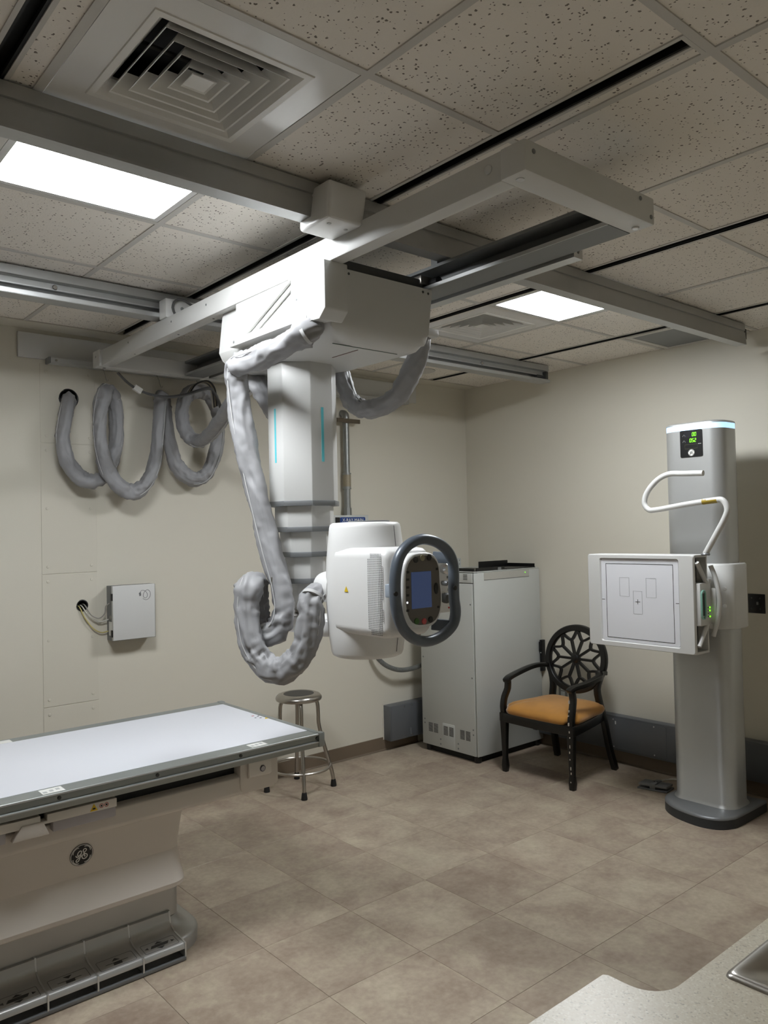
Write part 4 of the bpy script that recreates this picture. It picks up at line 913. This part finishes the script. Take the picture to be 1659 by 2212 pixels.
# things lying on the cabinet
t = thing('black_tray', 'flat black metal tray with turned-up lip on the cabinet edge', 'tray', (4.36, 4.02, CT))
bm = bm_new(); add_box(bm, 4.12, 4.44, 3.86, 4.20, CT, CT+.006); obj('base', bm, BLACK, t); obj('front_lip', bx(4.14, 4.44, 3.850, 3.858, CT, CT+.024), BLACK, t); obj('side_lip', bx(4.12, 4.126, 3.86, 4.12, CT, CT+.022), BLACK, t); obj('tab', bx(4.14, 4.26, 4.20, 4.208, CT, CT+.045), BLACK, t); obj('clip', bx(4.365, 4.40, 3.846, 3.851, CT+.002, CT+.020), GREYP, t)
t = thing('black_tray', 'second black metal tray further back against the right wall', 'tray', (4.64, 4.0, CT))
obj('base', bx(4.46, 4.79, 3.845, 4.12, CT, CT+.006), BLACK, t); obj('back_lip', bx(4.46, 4.79, 4.12, 4.128, CT, CT+.052), BLACK, t); obj('side_lip', bx(4.784, 4.79, 3.85, 4.12, CT, CT+.03), BLACK, t)
t = thing('perforated_bracket', 'pale perforated metal bracket standing on the cabinet by the corner', 'bracket', (4.34, 4.36, CT))
obj('plate', bx(4.20, 4.52, 4.370, 4.374, CT, CT+.075), CABW, t); obj('foot', bx(4.20, 4.52, 4.33, 4.374, CT, CT+.003), CABW, t)
bm = bm_new()
for i in range(10):
    for j in range(2): add_cyl(bm, (4.215+i*.032, CT+.028+j*.03), .004, 'y', 4.3695, 4.3690, 8)
o = obj('holes', bm, DGREY, t)
# flexible conduit from the cabinet back to the wall
fx = catmull([PY(800,1395,4.54), PY(815,1420,4.51), PY(835,1438,4.49), PY(862,1447,4.475), PY(890,1444,4.465), PY(915,1434,4.46), V((4.25,4.445,.640)), V((4.285,4.415,.640)), V((4.295,4.388,.640))], .002)
t = thing('flexible_conduit', 'ribbed grey flexible conduit curving from the wall into the cabinet', 'conduit', tuple(min(fx, key=lambda p: p.z)))
obj('ribbed_hose', tube(fx, lambda i, tt, a, p: .0165 + .0016*(1 if i % 5 < 3 else -1), 14), mat('conduit_grey', (130, 132, 130), .4, .5), t, smooth=True)
lb = [PY(800,1395,4.54) + V((-.02,.02,.03))]
obj('wall_fitting', tube([PY(797,1390,4.578), PY(800,1395,4.54)], .022, 14), GALV, t, smooth=True)

# wall bits on the right wall
t = thing('handset_cradle', 'slim black handset holder on the wall between the cabinet and the chair', 'holder', (4.80, 3.79, .58))
p0, p1 = V((4.80, 3.8255, .585)), V((4.80, 3.800, .80))
obj('back_plate', bx(4.792, XW-.0005, p1.y, p0.y, p0.z-.02, p1.z), BLACK, t, bevel=.003); obj('handset', bx(4.778, 4.793, p1.y+.006, p0.y-.004, p1.z-.08, p1.z-.012), BLACK, t, bevel=.004); bolt(t, (4.785, (p0.y+p1.y)/2-.004, p1.z-.095), 'x', .005, .003, ALUB, 'screw', -1)
t = thing('power_outlet', 'grey power outlet plate on the right wall behind the chair', 'outlet', (XW, 3.645, .375))
obj('plate', bx(XW-.006, XW-.0005, 3.605, 3.682, .375, .488), mat('outlet_grey', (120, 118, 112), .5), t, bevel=.002); obj('socket', bx(XW-.008, XW-.006, 3.625, 3.660, .395, .43), CABW, t, bevel=.003); obj('socket', bx(XW-.008, XW-.006, 3.625, 3.660, .437, .472), CABW, t, bevel=.003)
t = thing('wall_plate', 'square black wall plate with four screws beside the wall stand', 'wall plate', (XW, 2.188, 1.11))
pl = obj('plate', bx(XW-.006, XW-.0005, 2.135, 2.238, 1.108, 1.225), BLACK, t, bevel=.002)
for y, z in ((2.165,1.20),(2.215,1.20),(2.165,1.135),(2.215,1.135)): bolt(t, (XW-.006, y, z), 'x', .005, .002, DGREY, 'screw', -1)
obj('connector', cyl((2.18, 1.165), .017, 'x', XW-.006, XW-.012, 18), BLACK, t); obj('white_mark', bx(XW-.013, XW-.012, 2.172, 2.184, 1.16, 1.178), GREYP, t)

# ------------------------------------------------------------------ armchair with a web back
t = thing('armchair', 'black wooden armchair with round spider-web back and ochre velvet seat', 'chair', (4.35, 3.33, 0))
oc = V((4.585, 3.345, .735)); ry, rz = .232, .212
tilt = .16
def ovp(a, s=1.0, dx=0.0): return V((oc.x + dx + rz*s*sin(a)*tilt, oc.y - ry*s*cos(a), oc.z + rz*s*sin(a)))
ring = [ovp(2*pi*i/56) for i in range(56)]
bk = obj('back_ring', tube(ring, 0, closed=True, sec=[(-.020,-.016),(-.012,-.022),(.012,-.022),(.020,-.016),(.020,.016),(.012,.022),(-.012,.022),(-.020,.016)], up=(1,0,.0)), WOOD, t, smooth=True, ang=40)
bm = bm_new()
NS = 10
sec5 = [(-.010,-.008),(.010,-.008),(.010,.008),(-.010,.008)]
for k in range(NS):
    a = 2*pi*(k+.5)/NS + pi/2
    add_tube(bm, [ovp(a, .10), ovp(a, .38), ovp(a, .63)], 0, sec=sec5, up=(1,0,0))
obj('web_spokes', bm, WOOD, bk)
for k in range(NS):
    a0 = 2*pi*k/NS + pi/2; a1 = 2*pi*(k+1)/NS + pi/2; pts = []
    for i in range(11):
        q = i/10; s = .96 - .33*(1-(2*q-1)**2); pts.append(ovp(a0 + (a1-a0)*q, s))
    obj('web_arc', tube(pts, 0, sec=sec5, up=(1,0,0)), WOOD, bk)
obj('web_hub', lathe([(.010,oc.x-.020),(.024,oc.x-.018),(.034,oc.x-.010),(.036,oc.x+.012),(.01,oc.x+.014)], (oc.y, oc.z), 20, 'x'), WOOD, bk, smooth=True)
rs = [(-.017,-.019),(.017,-.019),(.017,.019),(-.017,.019)]
for s, (yb, yf) in ((1, (3.575, 3.602)), (-1, (3.118, 3.050))):
    yc = 3.345
    # rear leg runs up to the back ring
    p = catmull([V((4.668, yb+.012*s, 0)), V((4.625, yb, .15)), V((4.588, yb-.012*s, .34)), V((4.572, yb-.03*s, .45)), V((4.566, yb-.045*s, .55)), V((4.575, yb-.022*s, .64))], .03)
    obj('leg', tube(p, 0, sec=[(-.020,-.018),(.020,-.018),(.020,.018),(-.020,.018)], up=(1,0,0)), WOOD, t, bevel=.004)
    # front leg with bulb foot, rising through the seat rail into the arm support
    f = V((4.115, yf, 0))
    prof = [(.017,0),(.019,.012),(.022,.04),(.019,.075),(.0165,.09),(.021,.24),(.0245,.33),(.026,.40)]
    bm = bm_new(); add_loft(bm, [[(f.x + x, f.y + y, h) for x, y in rrect(0, 0, r, r, r*.45, 3)] for r, h in prof])
    lg = obj('leg', bm, WOOD, t, smooth=True, ang=50)
    p = catmull([f+V((0,0,.385)), f+V((-.004,.004*s,.44)), f+V((.010,.004*s,.50)), f+V((.034,-.006*s,.56)), f+V((.030,-.012*s,.615))], .02)
    obj('arm_post', tube(p, 0, sec=rs, up=(1,0,0)), WOOD, t, bevel=.005)
    b = ovp(pi - .1 if s < 0 else .1 , 1.0); b = V((oc.x-.005, yc + s*.236, .665))
    p = catmull([f+V((.004,-.016*s,.612)), f+V((.045,-.008*s,.630)), f+V((.16,.012*s,.645)), f+V((.30,.010*s,.668)), (V((4.50, b.y+.012*s, .676))), b], .02)
    obj('armrest', tube(p, 0, sec=[(-.014,-.024),(.014,-.024),(.014,.024),(-.014,.024)], up=(0,0,1)), WOOD, t, bevel=.006)
    if s < 0:
        for k in range(12):
            z = .05 + .045*k + .01*sin(k*2.3); obj('paint_chip', bx(f.x-.0285 if z > .3 else f.x-.0235, f.x-.020, f.y-.004+.004*sin(k*5), f.y+.001+.004*sin(k*5), z, z+.007+.006*(k % 3)), CHIP, lg)
seatp = [(4.092,3.628),(4.083,3.50),(4.078,3.325),(4.083,3.15),(4.092,3.024),(4.13,3.018),(4.40,3.075),(4.60,3.130),(4.605,3.345),(4.60,3.565),(4.40,3.605),(4.13,3.634)]
obj('seat_rail', prism(seatp, 'z', .340, .402), WOOD, t, bevel=.006)
cpt = V((4.335, 3.335)); bm = bm_new(); rings = []
cush = [(4.088,3.56),(4.076,3.45),(4.073,3.325),(4.076,3.20),(4.088,3.092),(4.150,3.088),(4.172,3.036),(4.40,3.078),(4.595,3.132),(4.60,3.345),(4.595,3.563),(4.40,3.602),(4.172,3.622),(4.150,3.562)]
sp2 = catmull([V((x, y, 0)) for x, y in cush], .03, True)
for g, z in ((.965,.400),(1.0,.415),(1.005,.428),(.975,.446),(.88,.462),(.70,.476),(.45,.485),(.2,.488)):
    rings.append([(cpt.x + (p.x-cpt.x)*g, cpt.y + (p.y-cpt.y)*g, z) for p in sp2])
add_loft(bm, rings); obj('seat_cushion', bm, VELV, t, smooth=True, ang=80)
obj('underseat_brace', bx(4.12, 4.58, 3.33, 3.36, .325, .342), WOOD, t)

# ------------------------------------------------------------------ wall stand with detector
t = thing('wall_stand', 'silver x-ray wall stand column with white square detector unit', 'wall stand', (4.40, 2.27, 0))
out = [(4.60,2.505),(4.36,2.515),(4.27,2.505),(4.20,2.46),(4.145,2.38),(4.115,2.28),(4.11,2.19),(4.14,2.115),(4.20,2.075),(4.28,2.062),(4.60,2.062)]
bm = bm_new(); cb_ = V((4.40, 2.28))
sp = [(p.x, p.y) for p in catmull([V((x, y, 0)) for x, y in out], .02)]
add_loft(bm, [[(x, y, 0) for x, y in sp], [(x, y, .050) for x, y in sp]])
bs = obj('base_skirt', bm, mat('base_dark', (52, 55, 57), .5, .2), t, smooth=True, ang=40)
sh = lambda k: [(cb_.x + (x-cb_.x)*k, cb_.y + (y-cb_.y)*k) for x, y in sp]
bm = bm_new(); add_loft(bm, [[(x, y, z) for x, y in sh(k)] for k, z in ((1.004,.050),(1.004,.056),(.985,.063),(.93,.067),(.70,.067))]); obj('base_top', bm, SILVD, t, smooth=True, ang=50)
def plan(g=0): return rrect(4.405, 2.292, .120-g, .180-g, .080-g*.5, 9)
bm = bm_new(); add_loft(bm, [[(x, y, z) for x, y in plan(g)] for z, g in ((.066,-.012),(.072,-.010),(.085,0),(2.20,0))]); cl = obj('column', bm, SILVER, t, smooth=True, ang=50)
bm = bm_new(); add_loft(bm, [[(x, y, z) for x, y in plan(.001)] for z in (2.2, 2.232)]); obj('light_strip', bm, STRIP, t, smooth=True)
bm = bm_new(); add_loft(bm, [[(x, y, z) for x, y in plan(g)] for z, g in ((2.232,-.001),(2.240,0),(2.246,.008))]); obj('top_cap', bm, SILVER, t, smooth=True, ang=50)
# read-out
fx_ = 4.2835; q = [PX(u, v, fx_) for u, v in ((1467,932),(1515,926),(1520,984),(1472,990))]
dy0, dy1 = (q[1].y+q[2].y)/2, (q[0].y+q[3].y)/2; dz0, dz1 = (q[2].z+q[3].z)/2, (q[0].z+q[1].z)/2
dw, dh = dy1-dy0, dz1-dz0; dc = V((fx_, (dy0+dy1)/2, (dz0+dz1)/2))
ds = obj('display', prism(rrect(dc.y, dc.z, dw/2, dh/2, .008, 4), 'x', fx_-.0015, fx_+.004), BLACK, t)
fd = lambda a, b: (V((fx_-.0017, dc.y - a*dw, dc.z + b*dh)), V((0,-1,0)), V((0,0,1)), V((-1,0,0)))
lab(obj('readout_digits', seven_seg('00', dh*.125, fd(.14, .335)), LED, ds), 'green digits 00'); lab(obj('readout_digits', seven_seg('052', dh*.125, fd(.08, .115)), LED, ds), 'green digits 052')
obj('readout_window', fpoly([(-.05,-.016),(.03,-.016),(.03,.014),(-.05,.014)], (V((fx_-.0016, dc.y-.06*dw, dc.z+.34*dh)), V((0,-1,0)), V((0,0,1)), V((-1,0,0))), .0001), mat('window_grey', (34, 34, 38), .3), ds)
o = obj('lcd_outline', ribbon([[(-.038,-.012),(.038,-.012),(.038,.012),(-.038,.012)]], .0014, fd(.0, -.11), .0004, True), mat('lcd_olive', (84, 84, 60), .4), ds)
for a, b in ((-.32,.31),(-.32,.09)): obj('icon', ribbon([[(-.008,-.005),(0,.006),(.006,.0),(.008,-.005)]], .0025, fd(a, b), .0004), GREYP, ds)
obj('icon', ribbon([[(-.012,0),(.006,0)]], .002, fd(.40, -.03), .0004), PAPER, ds)
emblem(ds, fd(0,-.34)[0], (0,-1,0), (0,0,1), .0195, 'maker_emblem', PAPER, INK)
# lift carriage on the column
bm = bm_new(); add_loft(bm, [[(x, y, z) for x, y in rrect(4.352, 2.195, .140-g, .140-g, .085, 8)] for z, g in ((1.075,.004),(1.079,0),(1.428,0),(1.434,.005))]); lc = obj('lift_carriage', bm, WHITE, t, smooth=True, ang=50)
for z in (1.29, 1.19): p = PX(1566, 1272 if z > 1.2 else 1309, 4.215); bolt(lc, (4.216, p.y, p.z), 'x', .011, .006, WHITEG, 'cap_screw', -1)
obj('support_arm', bx(4.13, 4.25, 2.18, 2.32, 1.13, 1.36), WHITE, t, bevel=.01)
# detector unit
DX, DB = 4.0, 4.150; Y1_, Y2_, Z1_, Z2_ = 2.143, 2.815, .955, 1.492
du = bm_new()
iy0, iy1, iz0, iz1 = 2.232, 2.728, .985, 1.468
fr0 = [(y, z) for y, z in rrect((Y1_+Y2_)/2, (Z1_+Z2_)/2, (Y2_-Y1_)/2, (Z2_-Z1_)/2, .014, 5)]
fi0 = [(y, z) for y, z in rrect((iy0+iy1)/2, (iz0+iz1)/2, (iy1-iy0)/2, (iz1-iz0)/2, .012, 5)]
sh2 = lambda P_, g: [((Y1_+Y2_)/2 + (y-(Y1_+Y2_)/2)*g, (Z1_+Z2_)/2 + (z-(Z1_+Z2_)/2)*g) for y, z in P_]
rings = [[(DB, y, z) for y, z in fr0], [(DX+.010, y, z) for y, z in fr0], [(DX+.003, y, z) for y, z in sh2(fr0, .994)], [(DX, y, z) for y, z in sh2(fr0, .985)], [(DX, y, z) for y, z in sh2(fi0, 1.01)], [(DX+.010, y, z) for y, z in sh2(fi0, .99)]]
rings[0] = [(DX+.018, y, z) for y, z in fr0]; rings.append([(DX+.018, y, z) for y, z in sh2(fi0, .99)]); rings.append(rings[0])
add_loft(du, rings, cap=False); dt = obj('detector_housing', du, WHITE, t, smooth=True, ang=30)
for a in ((DX+.012, DB, Y1_, Y2_, Z2_-.014, Z2_), (DX+.012, DB, Y1_, Y2_, Z1_, Z1_+.014), (DX+.012, DB, Y2_-.014, Y2_, Z1_+.012, Z2_-.012), (DB-.014, DB, Y1_, Y2_-.012, Z1_+.012, Z2_-.012)):
    obj('shell_wall', bx(*a), WHITE, dt, bevel=.003)
obj('cassette_body', bx(DX+.020, DB-.018, Y1_+.055, Y2_-.02, Z1_+.03, Z2_-.03), BLACK, dt)
pf = obj('detector_face', prism([(y, z) for y, z in sh2(fi0, .985)], 'x', DX+.0085, DX+.012), mat('detector_white', (222, 223, 228), .45), t)
fX = DX+.0083; c2 = V((fX, (iy0+iy1)/2, (iz0+iz1)/2))
ff = lambda a, b: (V((fX, c2.y - a, c2.z + b)), V((0,-1,0)), V((0,0,1)), V((-1,0,0)))
sq_ = lambda w_, h_: [[(-w_/2,-h_/2),(w_/2,-h_/2),(w_/2,h_/2),(-w_/2,h_/2)]]
obj('field_outline', ribbon(sq_(.425,.430), .004, ff(0, -.004), .0005, True), INK, pf)
obj('chamber_outline', ribbon(sq_(.062,.108), .0013, ff(-.092, .078), .0005, True), GINK, pf); obj('chamber_outline', ribbon(sq_(.062,.108), .0013, ff(.078, .078), .0005, True), GINK, pf); obj('chamber_outline', ribbon(sq_(.056,.130), .0013, ff(-.008, -.008), .0005, True), GINK, pf)
obj('centre_cross', ribbon([[(-.014,0),(.014,0)],[(0,-.014),(0,.014)]], .0028, ff(-.008, -.004), .0005), INK, pf)
obj('side_tick', ribbon([[(-.010,0),(.010,0)]], .003, ff(-.235, .0), .0005), INK, pf); obj('side_tick', ribbon([[(-.010,0),(.010,0)]], .003, ff(.235, .0), .0005), INK, pf)
# open right flank of the detector unit
ytr = Y1_ - .012
for z0, z1, in ((Z2_-.04, 1.335), (Z1_+.045, 1.115)): obj('flank_strut', tube([(DX+.022, ytr+.004, z0), (DX+.105, ytr-.004, z1)], .012, 10), WHITE, dt, smooth=True)
tr = obj('detector_tray', bx(DX+.020, DB-.012, ytr-.012, Y1_+.058, 1.110, 1.340), WHITE, t, bevel=.006)
hm = [(DX+.045+.020*cos(a)*1.0, ytr-.016, 1.225 + (.055 if sin(a) > 0 else -.055) + .020*sin(a)) for a in [2*pi*i/24 for i in range(24)]]
obj('mint_handle', tube(hm, .0055, 8, True), TEAL, tr, smooth=True); obj('handle_well', bx(DX+.034, DX+.058, ytr-.0135, ytr-.012, 1.165, 1.285), DGREY, tr)
for z in (1.205, 1.188, 1.156): obj('status_light', cyl((DX+.118, z), .005, 'y', ytr-.012, ytr-.0145, 10), LED, tr)
for k in range(4): obj('tick_mark', bx(DX+.095, DX+.105, ytr-.0128, ytr-.012, 1.155+k*.016, 1.160+k*.016), INK, tr)
for z0, z1, xo in ((1.335,1.36,.112),(1.15,1.245,.128),(1.095,1.115,.115)): obj('latch', bx(DX+xo, DX+xo+.028, ytr-.014, Y1_, z0, z1), WHITE, tr, bevel=.003)
# curved grip bar and its web
gp = catmull([PX(u, v, 4.145) for u, v in ((1535,1222),(1544,1245),(1551,1275),(1554,1305),(1550,1340),(1541,1374))], .015)
gb = obj('grip_bar', tube(gp, .0125, 12), WHITE, t, smooth=True)
a, b = PX(1528, 1270, 4.14), PX(1549, 1345, 4.14); obj('grip_web', bx(4.135, 4.148, b.y, a.y+.01, b.z, a.z), WHITE, gb, bevel=.003)
# patient hand rail bent above the detector
hp_ = [PX(1524,1196,4.10), PX(1545,1158,4.10), PX(1566,1118,4.10), PX(1571,1098,4.10), PX(1562,1081,4.10), PX(1545,1080,4.10), PX(1480,1090,4.10), PX(1420,1101,4.10), PX(1401,1101,4.10), PX(1392,1086,4.10), PX(1399,1062,4.10), PX(1420,1037,4.10), PX(1445,1024,4.10), PX(1475,1023,4.10), PX(1519,1022,4.10)]
hr = obj('hand_rail', tube(catmull(hp_, .012), .0155, 14), WHITE, t, smooth=True)
a, b = PX(1518, 1084, 4.10), PX(1550, 1080, 4.10); obj('yellow_tape', tube([a, b], .0160, 14), mat('yellow_tape', (150, 128, 40), .5), hr, smooth=True)
obj('rail_socket', lathe([(.022,1.488),(.024,1.494),(.02,1.50),(.01,1.502)], (4.10, PX(1524,1196,4.10).y), 16), SILVD, t, smooth=True)

# ------------------------------------------------------------------ foot switch
t = thing('foot_switch', 'grey double foot switch on the floor beside the wall stand', 'foot switch', (4.50, 2.70, 0))
obj('base', prism([(4.435,2.795),(4.470,2.612),(4.585,2.628),(4.550,2.805)], 'z', 0, .010), SILVD, t, bevel=.002)
for a, b in ((.02,.41),(.59,.98)):
    e = lambda k, q: (4.437 + .035*k + q*.110, 2.793 - .180*k + q*.012)
    obj('pedal', prism([e(a,.03), e(b,.03), e(b,.9), e(a,.9)], 'z', .022, .036), SILVD, t, bevel=.003)
obj('hinge_block', prism([e(.40,.02), e(.60,.02), e(.60,.95), e(.40,.95)], 'z', .010, .044), SILVD, t, bevel=.004)
for k in (.45, .55): x, y = e(k, .5); bolt(t, (x, y, .044), 'z', .005, .002, BLACK, 'screw')
cb1 = catmull([(4.552,2.706,.028),(4.62,2.735,.018),(4.70,2.745,.006),(4.755,2.69,.006),(4.775,2.58,.006),(4.775,2.45,.006)], .02)
tag(obj('switch_cable', tube(cb1, .0045, 8), WIRE, smooth=True), 'pale cable leaving the back of the foot switch', 'cable', 'foot switch cables')
cb1 = catmull([(4.56,2.66,.02),(4.60,2.60,.008),(4.56,2.55,.008),(4.48,2.555,.008),(4.47,2.60,.008),(4.545,2.645,.012)][::-1] + [], .015)
cb1 = catmull([(4.74,2.562,.006),(4.67,2.585,.006),(4.60,2.592,.006),(4.545,2.583,.006),(4.53,2.560,.006),(4.56,2.537,.006),(4.64,2.530,.006),(4.72,2.528,.006)], .015)
tag(obj('switch_cable', tube(cb1, .0045, 8), WIRE, smooth=True), 'pale cable curled against the wall stand base', 'cable', 'foot switch cables')

# ------------------------------------------------------------------ counter and sink
CZ = .91
t = thing('countertop', 'speckled beige countertop with a stepped rounded front edge', 'countertop', (1.6, .4, CZ-.04))
arc = [(1.142+.058-.058*cos(a), .690+.058-.058*sin(a)) for a in [pi/2*i/8 for i in range(9)]][::-1]
lp = [(.25,.02),(1.325,.02),(1.325,.690)] + arc + [(1.142,.785),(1.137,.792),(.25,.792)]
bm = bm_new(); add_prism(bm, lp, 'z', CZ-.038, CZ)
add_box(bm, 1.755, 3.2, .02, .690, CZ-.038, CZ); add_box(bm, 1.325, 1.755, .605, .690, CZ-.038, CZ); add_box(bm, 1.325, 1.755, .02, .245, CZ-.038, CZ)
obj('slab', bm, CTRM, t)
t = thing('sink', 'stainless steel drop-in sink set into the countertop', 'sink', (1.54, .43, CZ-.18))
hq = lambda g, z, r: [(x, y, z) for x, y in rrect(1.54, .43, .262-g, .224-g, r, 6)]
bm = bm_new(); add_loft(bm, [hq(0,CZ,.012), hq(.002,CZ+.005,.012), hq(.010,CZ+.008,.012), hq(.020,CZ+.005,.02), hq(.056,CZ+.002,.05), hq(.064,CZ-.010,.05), hq(.075,CZ-.16,.05), hq(.10,CZ-.175,.05), hq(.19,CZ-.178,.03)])
obj('basin', bm, STEEL, t, smooth=True, ang=50); obj('drain', cyl((1.54,.43), .04, 'z', CZ-.1785, CZ-.176, 24), CHROME, t)
t = thing('base_cabinet', 'plain base cabinet under the countertop', 'cabinet', (1.7, .35, 0))
obj('carcass', bx(.30, 1.26, .06, .60, .09, CZ-.0385), CABW, t); obj('carcass', bx(1.83, 3.15, .06, .60, .09, CZ-.0385), CABW, t); obj('carcass', bx(1.26, 1.83, .06, .60, .09, .70), CABW, t); obj('toe_kick', bx(.30, 3.15, .10, .54, 0, .091), DGREY, t)
for k in range(6):
    x = .31 + k*.473; d = obj('door', bx(x, x+.466, .60, .618, .10, CZ-.06), CABW, t, bevel=.002); obj('handle', tube([(x+.40,.618,.70),(x+.40,.64,.70),(x+.40,.64,.80),(x+.40,.618,.80)], .005, 8), STEEL, d)

for o in bpy.data.objects:
    if '_o' in o: del o['_o']
